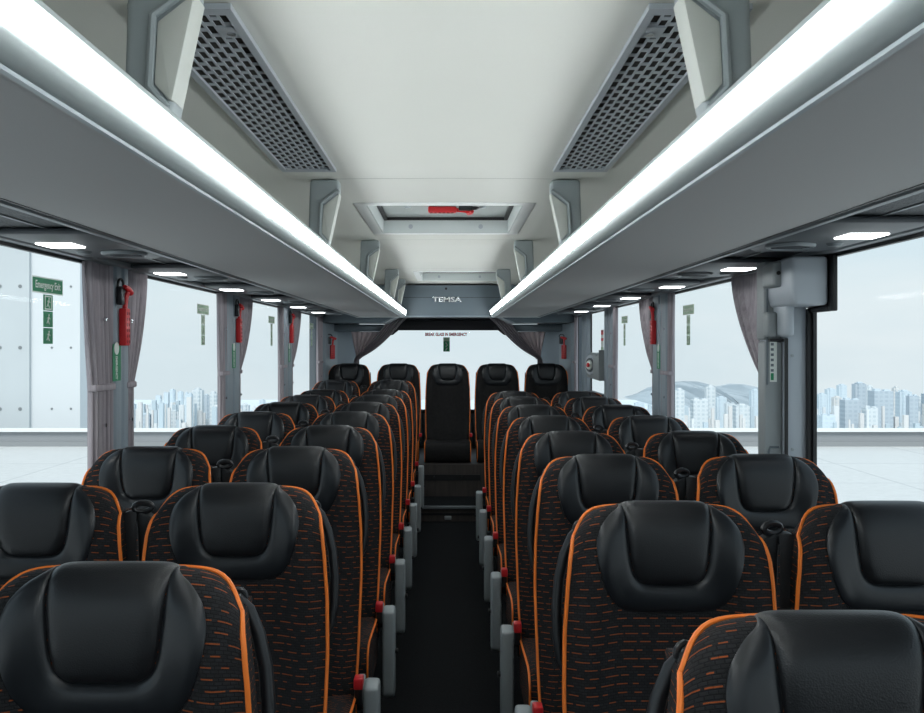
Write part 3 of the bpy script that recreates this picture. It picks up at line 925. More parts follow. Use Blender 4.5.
# black rubber around the near opening, stepped like the header
b_ = MB()
b_.box(1.229 - ox, 1.249 - ox, 3.048 - oy, 3.069 - oy, SILL - oz, H(0.13) - oz)
b_.box(1.234 - ox, 1.249 - ox, 2.855 - oy, 2.895 - oy, H(0.115) - oz, H(0.296) - oz)
b_.box(1.234 - ox, 1.249 - ox, 2.895 - oy, 3.065 - oy, H(0.115) - oz, H(0.134) - oz)
b_.box(1.238 - ox, 1.249 - ox, 2.895 - oy, 3.2 - oy, H(0.134) - oz, H(0.296) - oz)
b_.build('opening_seal', M['rubber'], dp, bevel=0.004)
stk = empty('instruction_sticker', (1.131, 3.0985, H(-0.035)), 'narrow white instruction strip with small dark marks on the grey door post', 'sticker')
MB().box(-0.012, 0.012, -0.0012, 0.0, -0.085, 0.055).build('backing', M['sticker_white'], stk, smooth=False)
b_ = MB()
for k in range(6):
    z = 0.045 - 0.018 * k
    b_.box(-0.009, 0.001, -0.0018, -0.0011, z - 0.005, z + 0.004)
b_.build('marks', M['wall'], stk, smooth=False)
MB().box(-0.009, 0.001, -0.0018, -0.0011, -0.079, -0.055).build('green_mark', M['green'], stk, smooth=False)

# dial box near the right-hand rear window
db = empty('dial_box', (1.20, 7.3, 1.2), 'grey moulded box with a round red and white dial by the right rear window', 'control box')
out = []
for (px, py) in ((587, 377), (606.5, 381), (606.5, 350), (603, 350), (599, 353), (596.5, 356), (594, 353), (591, 352.5), (588.5, 355), (587, 362)):
    Y = max(7.035, 1.165 * 900 / (px - 450))
    out.append((Y - 7.3, H(-(py - 347) * Y / 900) - 1.2))
MB().prism(out, 'x', -0.02, 0.045).build('housing', M['door_grey'], db, bevel=0.008)
Y = 1.165 * 900 / (592.3 - 450); zz = H(-(365 - 347) * Y / 900) - 1.2
nv = Vector((-1, -0.45, 0))
MB().disc((-0.018, Y - 7.3, zz), nv, 0.088, 0.02, 24, r2=0.080).build('dial_ring', M['door_light'], db)
MB().disc((-0.037, Y - 7.308, zz), nv, 0.058, 0.005, 20).build('dial_face', M['panel_dark'], db)
MB().disc((-0.042, Y - 7.311, zz), nv, 0.040, 0.012, 20, r2=0.034).build('dial_cap', M['white'], db)
MB().disc((-0.053, Y - 7.325, zz), nv, 0.018, 0.008, 16).build('red_knob', M['red'], db)
MB().box(0.0, 0.045, -0.25, 0.35, -0.25, -0.05).build('lower_housing', M['panel_dark'], db, bevel=0.01)
MB().box(0.0, 0.045, -0.1, 0.1, -0.5, -0.25).build('stand', M['wall'], db)

# ================================================================== SEATS
TOPZ = 1.202
# centre profile of the backrest: s (arc length from crest) -> (y, z)
PR = [(0.060, 1.170), (0.046, 1.190), (0.024, 1.2005), (0.0, 1.202), (-0.020, 1.194), (-0.034, 1.175), (-0.042, 1.14), (-0.045, 1.09), (-0.043, 1.03), (-0.042, 0.97), (-0.048, 0.90), (-0.062, 0.80), (-0.085, 0.70), (-0.112, 0.60), (-0.140, 0.51), (-0.155, 0.44), (-0.158, 0.38)]
SS = [0.0]
for (a, c) in zip(PR, PR[1:]): SS.append(SS[-1] + math.hypot(c[0] - a[0], c[1] - a[1]))
S0 = SS[3]
def prof(s):
    s = s + S0
    if s <= 0: return PR[0]
    for i in range(len(SS) - 1):
        if s <= SS[i + 1]:
            t = (s - SS[i]) / (SS[i + 1] - SS[i])
            p0, p1, p2, p3 = PR[max(i - 1, 0)], PR[i], PR[i + 1], PR[min(i + 2, len(PR) - 1)]
            return tuple(0.5 * ((2 * p1[d]) + (-p0[d] + p2[d]) * t + (2 * p0[d] - 5 * p1[d] + 4 * p2[d] - p3[d]) * t ** 2 + (-p0[d] + 3 * p1[d] - 3 * p2[d] + p3[d]) * t ** 3) for d in (0, 1))
    return PR[-1]
WT = [(-0.07, 0.184), (0.0, 0.190), (0.05, 0.199), (0.10, 0.205), (0.18, 0.211), (0.28, 0.217), (0.40, 0.220), (0.60, 0.217), (0.85, 0.210)]
SEND = SS[-1] - S0
def sst(t):
    t = min(1, max(0, t)); return t * t * (3 - 2 * t)
YE25 = None
def S(x, s):
    W = lerp_tab(WT, s)
    u = max(-1, min(1, x / W)); a = abs(u)
    y, z = prof(s)
    fade = math.exp(-(max(s, -0.0) / 0.12) ** 1.4)
    z -= 0.015 + (0.026 * a ** 4 + 0.040 * a ** 9) * fade
    if s >= 0.25:
        ye = y - 0.010
    else:
        ye = y - 0.010 * sst(s / 0.25) + 0.008 * (1 - sst(s / 0.1))
    fb = sst((s - 0.01) / 0.22)
    ymid = y - 0.026 * sst((a - 0.42) / 0.36) * fb
    k = sst((a - 0.80) / 0.20) if s > 0.25 else sst((a - (0.55 + 0.25 * sst(s / 0.25))) / (0.45 - 0.25 * sst(s / 0.25)))
    y = ymid + (ye - ymid) * k
    return Vector((x, y, z))
def Sn(x, s):
    e = 0.004
    dx = S(x + e, s) - S(x - e, s); ds = S(x, s + e) - S(x, s - e)
    n = dx.cross(ds)
    if n.length < 1e-9: return Vector((0, -1, 0))
    n.normalize()
    return -n

def mk_back(parent, fm):
    b_ = MB()
    nu, ns = 30, 46
    smin = -S0
    rows, uvs = [], []
    for j in range(ns + 1):
        s = smin + (SEND - smin) * (j / ns)
        Wd = lerp_tab(WT, s)
        r_, uu = [], []
        for i in range(nu + 1):
            q = -1 + 2 * i / nu
            u = math.copysign(1 - (1 - abs(q)) ** 1.35, q)
            x = u * Wd
            r_.append(S(x, s)); uu.append((x + 0.5, 4 - s - 0.5 * (0.026 * abs(u) ** 4 + 0.040 * abs(u) ** 9) * math.exp(-(max(s, 0.0) / 0.12) ** 1.4)))
        rows.append(r_); uvs.append(uu)
    # wrap: side walls and rear face
    def back_of(p, k):
        return Vector((p.x * (1 - 0.03 * k), p.y + 0.045 * k + (0.012 if k > 1 else 0), p.z - 0.004 * k))
    ids = b_.sheet(rows, uvs=uvs)
    rim = [(j, 0) for j in range(ns, -1, -1)] + [(0, i) for i in range(1, nu + 1)] + [(j, nu) for j in range(1, ns + 1)]
    prev = [ids[j][i] for j, i in rim]
    for k in (1, 2):
        cur = []
        for (j, i) in rim:
            p = rows[j][i]
            yb = max(p.y, prof(smin + (SEND - smin) * j / ns)[0] + 0.004) + 0.040 * k
            if j == 0: yb = p.y + 0.016 * k
            x = p.x * (1 - 0.02 * k); z = p.z - 0.012 * k * (1 if j == 0 else 0.2)
            cur.append(b_.vert((x, yb, z), (uvs[j][i][0] + (0.04 * k if i else -0.04 * k), uvs[j][i][1])))
        for a in range(len(cur) - 1):
            b_.face(prev[a], prev[a + 1], cur[a + 1], cur[a])
        prev = cur
    # rear face as strips left-right
    nL = ns + 1
    left = prev[:nL][::-1]          # top .. bottom
    right = prev[nL + nu - 1:]      # top .. bottom
    topv = prev[nL - 1: nL + nu]
    b_.face(*topv, *[right[1], left[1]])
    for j in range(1, min(len(left), len(right)) - 1):
        b_.face(left[j], right[j], right[j + 1], left[j + 1])
    return b_.build('backrest', fm, parent)

def ring_pad(outline, cx, cs, levels, name, m, parent, tilt=0.0):
    """outline: list of (x,s) closed; levels: (scale, height)"""
    b_ = MB()
    rings = []
    for (k, h) in levels:
        rr = []
        for (x, s) in outline:
            xx = cx + (x - cx) * k; s2 = cs + (s - cs) * k
            rr.append(b_.vert(S(xx, s2) + Sn(xx, s2) * h, (xx, s2)))
        rings.append(rr)
    for a, c in zip(rings, rings[1:]):
        n = len(a)
        for i in range(n): b_.face(a[i], a[(i + 1) % n], c[(i + 1) % n], c[i])
    cpt = b_.vert(S(cx, cs) + Sn(cx, cs) * levels[-1][1], (cx, cs))
    n = len(rings[-1])
    for i in range(n): b_.face(rings[-1][i], rings[-1][(i + 1) % n], cpt)
    return b_.build(name, m, parent)
def dense(half, n_top=10):
    """half outline (x>=0) from top centre to bottom centre -> smooth closed list"""
    pts = half
    out = []
    m_ = len(pts) - 1
    for i in range(m_):
        p0, p1, p2, p3 = pts[max(i - 1, 0)], pts[i], pts[i + 1], pts[min(i + 2, m_)]
        nn = max(3, int(math.hypot(p2[0] - p1[0], p2[1] - p1[1]) / 0.007))
        for q in range(nn):
            t = q / nn
            if i == 0:
                out.append((p1[0] + (p2[0] - p1[0]) * t, p1[1] + (p2[1] - p1[1]) * t)); continue
            out.append(tuple(0.5 * ((2 * p1[d]) + (-p0[d] + p2[d]) * t + (2 * p0[d] - 5 * p1[d] + 4 * p2[d] - p3[d]) * t ** 2 + (-p0[d] + 3 * p1[d] - 3 * p2[d] + p3[d]) * t ** 3) for d in (0, 1)))
    out.append(pts[-1])
    mir = [(-x, s) for x, s in out[1:-1]][::-1]
    return out + mir
OUTER = dense([(0, -0.052), (0.094, -0.052), (0.0945, -0.015), (0.102, 0.010), (0.122, 0.030), (0.142, 0.055), (0.151, 0.088), (0.149, 0.122), (0.140, 0.162), (0.124, 0.200), (0.104, 0.222), (0.074, 0.232), (0.0, 0.234)])
INNER = dense([(0, -0.054), (0.091, -0.054), (0.090, 0.0), (0.088, 0.06), (0.082, 0.12), (0.074, 0.155), (0.058, 0.173), (0.035, 0.178), (0.0, 0.179)])

def tube_pts(pts, r, n=7):
    b_ = MB(); b_.tube(pts, r, n); return b_

def make_seat(aside, kind):
    """aside: side (+1/-1 in x) on which the aisle lies; kind: aisle, window, rear"""
    t = empty('coach_seat', (0, 0, 0), 'x', 'seat')
    fm = M['rear_fabric'] if kind == 'rear' else M['fabric']
    mk_back(t, fm)
    # leather headrest: wings with a sunk seam round the centre pad
    b_ = MB()
    n = len(OUTER)
    import bisect
    # build wings as loops morphing from OUTER to INNER (resampled by angle)
    def by_angle(L, c=(0, 0.085)):
        L2 = sorted([(math.atan2(s - c[1], x - c[0]), x, s) for x, s in L])
        return L2
    def sample(L2, a, c=(0, 0.085)):
        ks = [q[0] for q in L2]
        i = bisect.bisect(ks, a) % len(L2)
        p, q = L2[i - 1], L2[i]
        da = (q[0] - p[0]) % (2 * PI); f = ((a - p[0]) % (2 * PI)) / da if da > 1e-9 else 0
        return (p[1] + (q[1] - p[1]) * f, p[2] + (q[2] - p[2]) * f)
    LO, LI = by_angle(OUTER), by_angle(INNER)
    angs = sorted(set([round(q[0], 5) for q in LO[::1]] + [round(q[0], 5) for q in LI[::2]]))
    lv = [(0.0, -0.003), (0.0, 0.0025), (0.06, 0.006), (0.2, 0.009), (0.35, 0.010), (0.5, 0.0105), (0.75, 0.010), (0.9, 0.007), (1.0, 0.001), (1.03, -0.004)]
    rings = []
    for (k, h) in lv:
        rr = []
        for a in angs:
            po, pi = sample(LO, a), sample(LI, a)
            x = po[0] + (pi[0] - po[0]) * k; s = po[1] + (pi[1] - po[1]) * k
            rr.append(b_.vert(S(x, s) + Sn(x, s) * (h if h < 0 else h * (0.12 + 0.88 * sst((s + 0.005) / 0.085)))))
        rings.append(rr)
    for a, c in zip(rings, rings[1:]):
        m_ = len(a)
        for i in range(m_): b_.face(a[i], a[(i + 1) % m_], c[(i + 1) % m_], c[i])
    hr = b_.build('headrest', M['leather_side'], t)
    IN_T = [(-0.054, 0.091), (0.0, 0.090), (0.06, 0.088), (0.12, 0.082), (0.145, 0.077)]
    def hw(s):
        if s <= 0.145: return lerp_tab(IN_T, s)
        k = min(1, (s - 0.145) / 0.034)
        return 0.030 + 0.047 * math.sqrt(max(0, 1 - k * k)) if k < 1 else 0.030
    pb = MB(); rows = []
    sv = [-0.054 + 0.199 * j / 36 for j in range(37)] + [0.145 + 0.034 * math.sin(PI / 2 * j / 10) for j in range(1, 11)]
    for s in sv:
        w_ = hw(s); row = []
        for i in range(33):
            q = -1 + 2 * i / 32
            x = w_ * math.copysign(1 - (1 - abs(q)) ** 1.4, q)
            d = min(w_ - abs(x), 0.179 - s)
            if s > 0.145 and abs(x) > 0.030:
                cx_, cs_ = 0.030, 0.145
                d = min(d, 0.036 - math.hypot((abs(x) - cx_) * 0.77, s - cs_))
            d = max(0, d)
            h = (-0.002 + 0.0135 * (1 - math.exp(-d / 0.007))) * (0.45 + 0.55 * sst(s / 0.07)) + 0.001 * (1 - sst(s / 0.07))
            row.append(S(x, s) + Sn(x, s) * h)
        rows.append(row)
    pb.sheet(rows)
    pb.build('head_pad', M['leather'], hr)
    # orange piping around the front edge
    pts = []
    def edge(sg, s): return S(sg * lerp_tab(WT, s) * 0.999, s) + Vector((sg * 0.001, 0.0, 0.001))
    sl_ = [0.012 + (SEND - 0.032) * (j / 46) for j in range(47)]
    for s in reversed(sl_): pts.append(edge(-1, s))
    for i in range(1, 32):
        q = -1 + 2 * i / 32
        q = math.copysign(1 - (1 - abs(q)) ** 1.5, q)
        st_ = 0.012 - 0.058 * (1 - abs(q) ** 5)
        pts.append(S(lerp_tab(WT, st_) * 0.999 * q, st_) + Vector((0, 0, 0.002)))
    for s in sl_: pts.append(edge(1, s))
    tube_pts(pts, 0.0042).build('piping', M['piping'], t)
    # rear shell
    sh = MB()
    rows = []
    for j in range(17):
        s = 0.11 + (SEND - 0.13) * j / 16
        W = lerp_tab(WT, s) * (0.93 - 0.22 * (1 - j / 16) ** 6)
        y, z = prof(s)
        rows.append([(W * (-1 + 2 * i / 10), y + 0.092 + 0.02 * (1 - (abs(-1 + 2 * i / 10)) ** 4), z - 0.01) for i in range(11)])
    sh.sheet(rows); so_ = sh.build('back_shell', M['black_plastic'], t)
    md = so_.modifiers.new('s', 'SOLIDIFY'); md.thickness = 0.012
    # cushion
    cu = MB()
    ct = 0.452; rows = []; uvs = []
    path = [(-0.13, ct - 0.03), (-0.20, ct - 0.012), (-0.30, ct - 0.008), (-0.42, ct), (-0.52, ct + 0.004), (-0.575, ct - 0.004), (-0.602, ct - 0.026), (-0.610, ct - 0.06), (-0.606, ct - 0.11), (-0.59, ct - 0.155), (-0.565, ct - 0.178), (-0.50, ct - 0.185), (-0.13, ct - 0.185)]
    acc = 0
    for k, (y, z) in enumerate(path):
        if k: acc += math.hypot(path[k][0] - path[k - 1][0], path[k][1] - path[k - 1][1])
        row, uu = [], []
        for i in range(17):
            q = -1 + 2 * i / 16
            x = 0.213 * (math.copysign(1 - (1 - abs(q)) ** 1.3, q))
            a = abs(x / 0.213)
            dz = 0.014 * max(0, (a - 0.4) / 0.5) if a < 0.9 else 0.014 * 1.0 - 0.10 * (a - 0.9)
            top = 1 if k < 6 else 0.3 if k == 6 else 0
            yy_ = y + (0.028 * max(0, a - 0.75) ** 1.5 * 4 if 5 <= k <= 10 else 0)
            row.append((x, yy_, z + dz * top)); uu.append((x + 0.5, acc))
        rows.append(row); uvs.append(uu)
    ids = cu.sheet(rows, uvs=uvs)
    for side in (0, 16):
        cu.face(*[r_[side] for r_ in ids])
    cush = cu.build('cushion', fm, t)
    for sx in (-1, 1):
        i = 0 if sx < 0 else 16
        pp = [Vector(rows[k][i]) + Vector((sx * 0.002, 0, 0.002)) for k in range(0, 11)]
        tube_pts(pp, 0.004).build('cushion_piping', M['piping'], cush)
    # underframe
    if kind != 'rear':
        fr_ = MB(); fr_.box(-0.19, 0.19, -0.53, -0.16, 0.215, 0.262)
        fr_.build('seat_frame', M['dark_metal'], t, bevel=0.008)
        for sx in (-1, 1):
            lg = MB(); lg.prism([(-0.30, 0.215), (-0.22, 0.215), (-0.16, 0.0), (-0.42, 0.0), (-0.42, 0.02), (-0.32, 0.04)], 'x', sx * 0.13 - 0.016, sx * 0.13 + 0.016)
            lg.build('leg', M['dark_metal'], t, bevel=0.004)
    # buckle
    bx = aside * 0.226
    MB().box(bx - 0.012, bx + 0.012, -0.215, -0.175, 0.43, 0.505).build('buckle_stalk', M['black_plastic'], t, bevel=0.004)
    MB().box(bx - 0.014, bx + 0.014, -0.225, -0.180, 0.478, 0.512).build('buckle_release', M['red'], t, bevel=0.004)
    # belt guide on the aisle-side shoulder
    gx = aside * 0.178
    if kind != 'rear':
        gd = MB()
        if kind == 'window':
            gx = aside * 0.232
            gd.tube([(gx + 0.020 * math.cos(a), 0.040 + 0.006 * math.cos(a), 1.129 + 0.011 * math.sin(a)) for a in [2 * PI * k / 14 for k in range(14)]], 0.0075, 8, closed=True)
            g_ = gd.build('belt_guide', M['black_plastic'], t)
            MB().box(*sorted((gx - aside * 0.045, gx + aside * 0.006)), 0.035, 0.065, 1.092, 1.120).build('guide_block', M['black_plastic'], g_, bevel=0.008)
        else:
            gx = aside * 0.172
            gd.tube([(gx + 0.011 * math.cos(a), 0.058 + 0.004 * math.cos(a), 1.126 + 0.013 * math.sin(a)) for a in [2 * PI * k / 12 for k in range(12)]], 0.005, 8, closed=True)
            g_ = gd.build('belt_guide', M['black_plastic'], t)
        if kind == 'window':
            # retractor cover: broad strap falling beside the backrest
            st_ = MB()
            A = [(0.219, 1.110), (0.226, 1.120), (0.256, 1.106), (0.262, 0.70), (0.258, 0.42), (0.226, 0.42), (0.226, 0.80), (0.223, 1.00)]
            st_.prism([(aside * x, z) for x, z in A], 'y', 0.030, 0.070)
            st_.build('belt_cover', M['soft_black'], t, bevel=0.010, seg=3)
            MB().tube([(aside * 0.205, 0.02, 1.12), (aside * 0.213, -0.005, 0.95), (aside * 0.221, -0.08, 0.70), (aside * 0.224, -0.15, 0.47)], 0.018, 8, flat=(1, 0.12)).build('belt', M['soft_black'], t)
        else:
            MB().tube([(aside * 0.172, 0.055, 1.128), (aside * 0.188, 0.060, 1.108), (aside * 0.204, 0.058, 1.07), (aside * 0.216, 0.054, 1.02), (aside * 0.2225, 0.046, 0.96), (aside * 0.223, 0.034, 0.90), (aside * 0.218, 0.022, 0.85), (aside * 0.204, 0.015, 0.82)], [0.008, 0.010, 0.011, 0.0115, 0.0115, 0.011, 0.010, 0.008], 12).build('grab_handle', M['black_plastic'], t)
    if kind == 'aisle':
        ar = MB()
        x0, x1 = sorted((aside * 0.236, aside * 0.284))
        ar.prism([(-0.185, 0.468), (-0.10, 0.474), (-0.08, 0.44), (-0.090, 0.14), (-0.11, 0.12), (-0.165, 0.12), (-0.18, 0.14)], 'x', x0, x1)
        am = ar.build('armrest', M['arm_grey'], t, bevel=0.011, seg=3)
        MB().disc((aside * 0.236, -0.13, 0.44), (-aside, 0, 0), 0.022, 0.03, 14).build('pivot', M['arm_light'], am)
        x0, x1 = sorted((aside * 0.214, aside * 0.238))
        MB().box(x0, x1, -0.17, -0.10, 0.455, 0.485).build('pivot_cover', M['arm_light'], am, bevel=0.006)
        MB().tube([(aside * 0.285, -0.14, 0.30), (aside * 0.296, -0.14, 0.30)], 0.010, 10).build('release_button', M['rubber'], am)
        if True:
            MB().box(*sorted((aside * 0.19, aside * 0.215)), -0.42, -0.36, 0.235, 0.262).build('recline_lever', M['arm_light'], t, bevel=0.006)
    if kind == 'rear':
        for sx in (-1, 1):
            MB().tube([(sx * 0.207, 0.03, 1.10), (sx * 0.218, 0.0, 0.9), (sx * 0.224, -0.06, 0.7), (sx * 0.224, -0.12, 0.5)], 0.018, 6, flat=(0.25, 1)).build('belt', M['soft_black'], t)
    return t

BX = {('aisle', -1): -0.487, ('aisle', 1): 0.491, ('window', -1): -0.963, ('window', 1): 0.966}
LROWS = [1.356 + 0.8 * k for k in range(9)]
RROWS = [1.10, 1.90, 2.74, 3.50, 4.30, 5.10, 5.92, 6.66]
nth = ['front', 'second', 'third', 'fourth', 'fifth', 'sixth', 'seventh', 'eighth', 'ninth']
for sx, rows_ in ((-1, LROWS), (1, RROWS)):
    side = 'left' if sx < 0 else 'right'
    for kind in ('aisle', 'window'):
        proto = None
        for k, y in enumerate(rows_):
            if kind == 'window' and k == 0: continue
            if proto is None:
                proto = make_seat(-sx, kind); t = proto
            else:
                t = copy_tree(proto)
            z = 0.0
            if sx < 0 and k == 8:
                z = 0.045
            dx = (-0.020 if kind == 'aisle' else -0.022) if (sx > 0 and k == 1) else 0.0
            t.location = (BX[(kind, sx)] + dx, y, z)
            if kind == 'aisle':
                t['label'] = 'coach seat just %s of the aisle, %s in its file from the camera' % (side, nth[k] if k else 'nearest')
            else:
                t['label'] = 'coach seat against the %s windows, %s in its file from the camera' % (side, 'nearest' if k == 1 else nth[k - 1])
            t['group'] = '%s seats in the %s block' % (kind, side)
            t.name = 'coach_seat'
# plinth under the raised last left pair
o = wbox('seat_plinth', M['carpet'], -1.24, -0.26, 7.32, 7.82, 0.0, 0.045); tag(o, 'low carpeted plinth under the last pair of seats on the left', 'plinth')
proto = None
names5 = ['leftmost rear bench seat against the left corner', 'rear bench seat second from the left corner', 'middle rear bench seat facing straight down the aisle', 'rear bench seat second from the right corner', 'rightmost rear bench seat against the right corner']
for k in range(5):
    if proto is None: proto = make_seat(1, 'rear'); t = proto
    else: t = copy_tree(proto)
    t.location = (-0.004 + (k - 2) * 0.493, 9.02, 0.163)
    t['label'] = 'black ' + names5[k]
    t['group'] = 'five rear bench seats'
    t.name = 'coach_seat'

# ================================================================== OUTSIDE
GZ = -1.20
def tile_mat():
    m = mat('pale_paving', (0.70, 0.71, 0.70), 0.55); t = m.node_tree; b = t.nodes['Principled BSDF']
    tcn = t.nodes.new('ShaderNodeTexCoord')
    br = t.nodes.new('ShaderNodeTexBrick')
    br.inputs['Scale'].default_value = 1.0; br.inputs['Brick Width'].default_value = 3.0; br.inputs['Row Height'].default_value = 3.0
    br.inputs['Mortar Size'].default_value = 0.015; br.offset = 0.0
    br.inputs['Color1'].default_value = (0.70, 0.71, 0.70, 1); br.inputs['Color2'].default_value = (0.66, 0.67, 0.665, 1); br.inputs['Mortar'].default_value = (0.42, 0.44, 0.45, 1)
    n = t.nodes.new('ShaderNodeTexNoise'); n.inputs['Scale'].default_value = 8; n.inputs['Detail'].default_value = 8
    t.links.new(tcn.outputs['Object'], br.inputs['Vector']); t.links.new(tcn.outputs['Object'], n.inputs['Vector'])
    mx_ = t.nodes.new('ShaderNodeMixRGB'); mx_.blend_type = 'MULTIPLY'; mx_.inputs[0].default_value = 0.25
    t.links.new(br.outputs['Color'], mx_.inputs[1]); t.links.new(n.outputs[0], mx_.inputs[2]); t.links.new(mx_.outputs[0], b.inputs['Base Color'])
    return m
g = wbox('plaza_ground', tile_mat(), -70, 70, -30, 25.2, GZ - 0.3, GZ); tag(g, kind='structure')
pw = empty('parapet_wall', (0, 24.6, GZ), 'low pale concrete parapet running along the far edge of the plaza', 'parapet')
pm = mat('parapet_concrete', (0.28, 0.295, 0.31), 0.8, noise=(0.6, 0.06))
pm2 = mat('parapet_cap', (0.78, 0.80, 0.80), 0.7)
MB().box(-70, 70, 0, 0.5, 0.0, 0.12).build('parapet_foot', mat('parapet_foot', (0.27, 0.285, 0.295), 0.8), pw, smooth=False)
MB().box(-70, 70, 0.08, 0.5, 0.12, 0.40).build('parapet_face', pm, pw, smooth=False)
MB().box(-70, 70, -0.02, 0.6, 0.40, 0.45).build('parapet_coping', pm2, pw, smooth=False)

# tall concrete wall on the left, two panels with tie holes
cw = empty('concrete_wall', (-12, 26.5, GZ), 'tall pale concrete wall with tie holes beyond the left windows', 'concrete wall')
def conc(name, c, n=(0.5, 0.08)): return mat(name, c, 0.85, noise=n, bump=('noise', 3, 0.1, 0.02))
Yw = 26.6
xa, xb, xc = -(450 + 160) * Yw / 900, -(450 - 33) * Yw / 900, -(450 - 82) * Yw / 900
MB().box(xa + 12, xb + 12, -0.1, 1.0, -3, 17).build('near_panel', conc('concrete_grey', (0.53, 0.57, 0.59)), cw, smooth=False)
MB().box(xb + 12, xc + 12, 0.0, 1.0, -3, 17).build('far_panel', conc('concrete_white', (0.66, 0.69, 0.71), (0.5, 0.03)), cw, smooth=False)
th = MB()
for (px0, col) in ((4, 0), (24, 0), (54, 1), (73, 1), (-40, 0), (-80, 0)):
    for k in range(9):
        z = 0.9 + 1.8 * k - GZ - 1.2
        x = (px0 - 450) * Yw / 900
        th.disc((x + 12, -0.1 if not col else 0.0, z), (0, -1, 0), 0.055 if not col else 0.035, 0.012, 10)
th.build('tie_holes', mat('tie_hole', (0.22, 0.24, 0.25), 0.9), cw)

# far city on lower ground; haze painted into pale ground and tower colours
gnd = wbox('distant_ground', mat('hazy_ground', (0.66, 0.73, 0.76), 0.9, noise=(0.01, 0.08)), -1800, 1800, 300, 1560, -92, -90); tag(gnd, kind='structure')
def tower_mat(name, c1, c2, sx_, sz_):
    m = mat(name, c1, 0.8, spec=0.2); t = m.node_tree; b = t.nodes['Principled BSDF']
    tcn = t.nodes.new('ShaderNodeTexCoord')
    br = t.nodes.new('ShaderNodeTexBrick'); br.offset = 0.0
    br.inputs['Scale'].default_value = 1.0; br.inputs['Brick Width'].default_value = sx_; br.inputs['Row Height'].default_value = sz_
    br.inputs['Mortar Size'].default_value = sz_ * 0.28; br.inputs['Mortar Smooth'].default_value = 0.3
    br.inputs['Color1'].default_value = (*c2, 1); br.inputs['Color2'].default_value = (*[(p + q) / 2 for p, q in zip(c1, c2)], 1); br.inputs['Mortar'].default_value = (*c1, 1)
    mpn = t.nodes.new('ShaderNodeMapping'); mpn.inputs['Rotation'].default_value = (PI / 2, 0, 0)
    t.links.new(tcn.outputs['Object'], mpn.inputs[0]); t.links.new(mpn.outputs[0], br.inputs['Vector'])
    t.links.new(br.outputs['Color'], b.inputs['Base Color'])
    return m
TB = []
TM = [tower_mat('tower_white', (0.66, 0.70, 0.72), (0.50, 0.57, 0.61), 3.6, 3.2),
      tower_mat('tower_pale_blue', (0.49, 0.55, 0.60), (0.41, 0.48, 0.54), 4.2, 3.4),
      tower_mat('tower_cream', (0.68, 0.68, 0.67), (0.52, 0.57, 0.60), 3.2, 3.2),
      tower_mat('tower_haze', (0.60, 0.68, 0.73), (0.55, 0.63, 0.69), 4.0, 3.2)]  # near-sky tone stands in for haze over the farthest towers
def tower(px, wpx, ytop, D, mi, label, shape=0):
    Wd = wpx * D / 900; x = (px - 450) * D / 900; zt = CZ - (ytop - 347) * D / 900; zb = -91
    t = empty('high_rise_tower', (x, D, zb), label, 'high-rise building', 'hazy distant high-rises')
    hgt = zt - zb
    TB.append((x - Wd * 0.6, x + Wd * 0.6, D - Wd * 0.3, D + Wd))
    b_ = MB(); dp_ = Wd * 0.8
    b_.box(-Wd / 2, Wd / 2, 0, dp_, 0, hgt * 0.97)
    if shape != 1:     # stepped bays
        b_.box(-Wd * 0.28, Wd * 0.28, -Wd * 0.12, dp_ * 0.9, 0, hgt * 0.985)
    b_.build('tower_body', TM[mi], t, smooth=False)
    r_ = MB()
    if shape == 0: r_.box(-Wd * 0.2, Wd * 0.2, dp_ * 0.2, dp_ * 0.6, hgt * 0.985, hgt)
    elif shape == 1: r_.box(-Wd * 0.42, -Wd * 0.1, dp_ * 0.2, dp_ * 0.6, hgt * 0.97, hgt); r_.box(Wd * 0.1, Wd * 0.42, dp_ * 0.2, dp_ * 0.6, hgt * 0.97, hgt * 0.99)
    else: r_.prism([(-Wd * 0.3, hgt * 0.985), (Wd * 0.3, hgt * 0.985), (0, hgt + 1)], 'y', dp_ * 0.1, dp_ * 0.7)
    r_.build('roof_block', TM[mi if mi != 1 else 3], t, smooth=False)
    return t
RL = 'pale high-rise in the hazy skyline through the right-hand windows'
LL = 'pale high-rise in the hazy skyline through the left-hand windows'
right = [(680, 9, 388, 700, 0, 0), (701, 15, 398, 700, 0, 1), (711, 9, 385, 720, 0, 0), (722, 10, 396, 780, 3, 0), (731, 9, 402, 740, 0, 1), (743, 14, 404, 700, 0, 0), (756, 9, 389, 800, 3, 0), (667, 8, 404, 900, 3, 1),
         (823, 8, 393, 900, 3, 0), (832, 9, 388, 950, 3, 0), (838, 8, 396, 800, 2, 0), (853, 16, 398, 700, 1, 1), (861, 11, 382, 800, 1, 0), (870, 6, 385, 950, 0, 0), (877, 8, 390, 900, 3, 0), (884, 19, 389, 720, 1, 1), (897, 6, 386, 820, 2, 0), (906, 12, 390, 760, 3, 0), (914, 9, 394, 730, 1, 1), (921, 9, 396, 780, 0, 0), (872, 12, 406, 680, 0, 1), (829, 13, 414, 660, 3, 1), (843, 8, 384, 1000, 3, 0), (932, 12, 392, 760, 1, 0), (945, 14, 400, 720, 0, 1), (640, 9, 402, 900, 3, 0), (628, 7, 407, 900, 3, 1), (650, 8, 409, 880, 0, 0)]
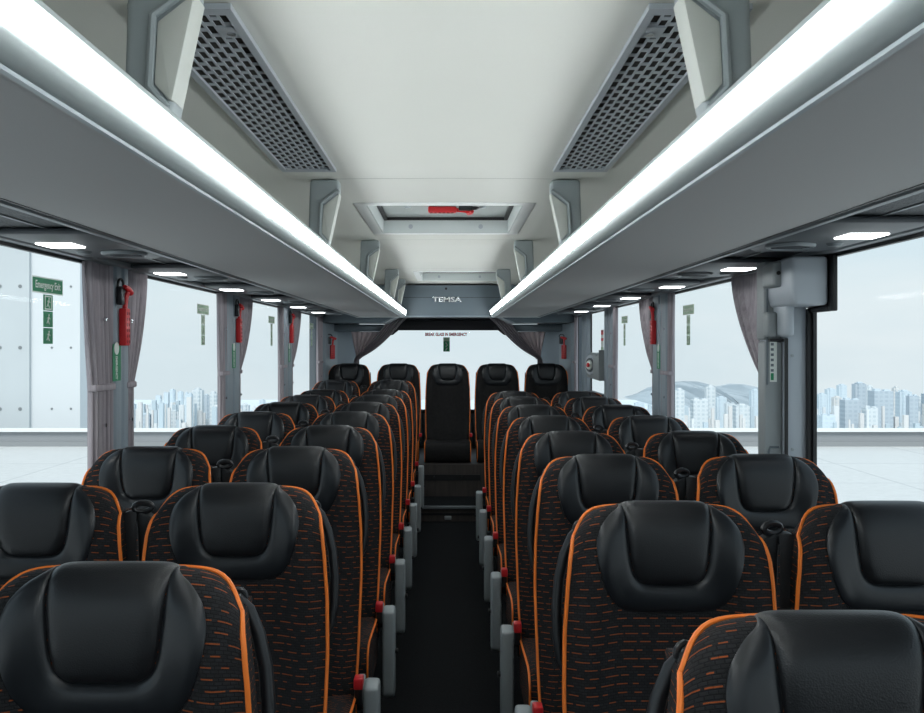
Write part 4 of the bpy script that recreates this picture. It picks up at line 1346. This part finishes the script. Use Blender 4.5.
left = [(188, 7, 392, 700, 3, 1), (197, 10, 388, 720, 0, 0), (206, 6, 394, 760, 1, 0), (213, 7, 391, 720, 0, 0), (166, 5, 392, 1100, 3, 1), (172, 5, 389, 1100, 3, 0), (158, 5, 395, 1100, 3, 1), (180, 5, 391, 1100, 3, 0), (152, 8, 403, 800, 0, 0), (140, 9, 408, 800, 2, 1), (131, 7, 403, 820, 3, 0), (162, 10, 404, 760, 2, 1), (174, 9, 410, 740, 0, 0), (244, 9, 404, 800, 0, 2), (254, 7, 409, 780, 3, 0), (268, 8, 406, 800, 3, 1), (262, 5, 399, 900, 3, 0), (146, 7, 413, 700, 1, 1), (88, 8, 405, 820, 3, 0), (300, 8, 410, 800, 3, 0)]
def uniq(lst, side):
    order = sorted(range(len(lst)), key=lambda i: lst[i][0])
    for i in range(len(lst)):
        px, wpx, yt, D, mi, sh_ = lst[i]
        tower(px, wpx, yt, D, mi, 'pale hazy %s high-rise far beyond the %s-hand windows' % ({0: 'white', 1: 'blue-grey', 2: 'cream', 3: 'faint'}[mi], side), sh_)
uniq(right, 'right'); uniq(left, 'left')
# uncountable low-rise sprawl
sp = MB()
def sprawl(px0, px1, n, ylo, yhi):
    for k in range(n):
        px = random.uniform(px0, px1); D = random.uniform(640, 1050); wpx = random.uniform(1.5, 5)
        yt = random.uniform(ylo, yhi)
        Wd = wpx * D / 900; x = (px - 450) * D / 900; zt = CZ - (yt - 347) * D / 900
        if zt < -88: continue
        if any(x + Wd / 2 > q[0] and x - Wd / 2 < q[1] and D + Wd > q[2] and D < q[3] for q in TB): continue
        sp.cur = random.randrange(3)
        sp.box(x - Wd / 2, x + Wd / 2, D, D + Wd, -91, zt)
sprawl(80, 330, 260, 402, 428); sprawl(570, 960, 300, 404, 428); sprawl(150, 230, 40, 396, 412); sprawl(330, 570, 80, 408, 428)
o = sp.build('low_rise_sprawl', [mat('roof_white', (0.72, 0.74, 0.75), 0.9), mat('roof_blue', (0.50, 0.58, 0.63), 0.9), mat('roof_warm', (0.66, 0.65, 0.64), 0.9)], smooth=False)
tag(o, 'dense pale low-rise buildings spread below the distant high-rises', 'city', kind='stuff')
# hills, with the haze painted into their blue-grey base colour
def hill(px0, px1, ytop, D, label, ph):
    n = 90; m_ = 8
    b_ = MB(); rows = []
    for j in range(m_ + 1):
        v = j / m_
        row = []
        for i in range(n + 1):
            u = i / n
            hgt = math.sin(PI * u) ** 0.8 * (0.74 + 0.16 * math.sin(u * 11 + ph) + 0.07 * math.sin(u * 27 + ph) + 0.05 * math.sin(u * 53 + 2 * ph) + 0.035 * math.sin(u * 97 + ph))
            px = px0 + (px1 - px0) * u
            zt = CZ - (ytop - 347) * D / 900
            z = -91 + (zt + 91) * hgt * math.sin(PI / 2 * (1 - abs(v * 2 - 1))) ** 0.9
            row.append(((px - 450) * D / 900, D - 250 + 500 * v + 30 * math.sin(i * 0.9 + j), z))
        rows.append(row)
    b_.sheet(rows)
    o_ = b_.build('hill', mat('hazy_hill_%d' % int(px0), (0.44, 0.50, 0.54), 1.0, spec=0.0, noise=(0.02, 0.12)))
    tag(o_, label, 'hill', kind='structure')
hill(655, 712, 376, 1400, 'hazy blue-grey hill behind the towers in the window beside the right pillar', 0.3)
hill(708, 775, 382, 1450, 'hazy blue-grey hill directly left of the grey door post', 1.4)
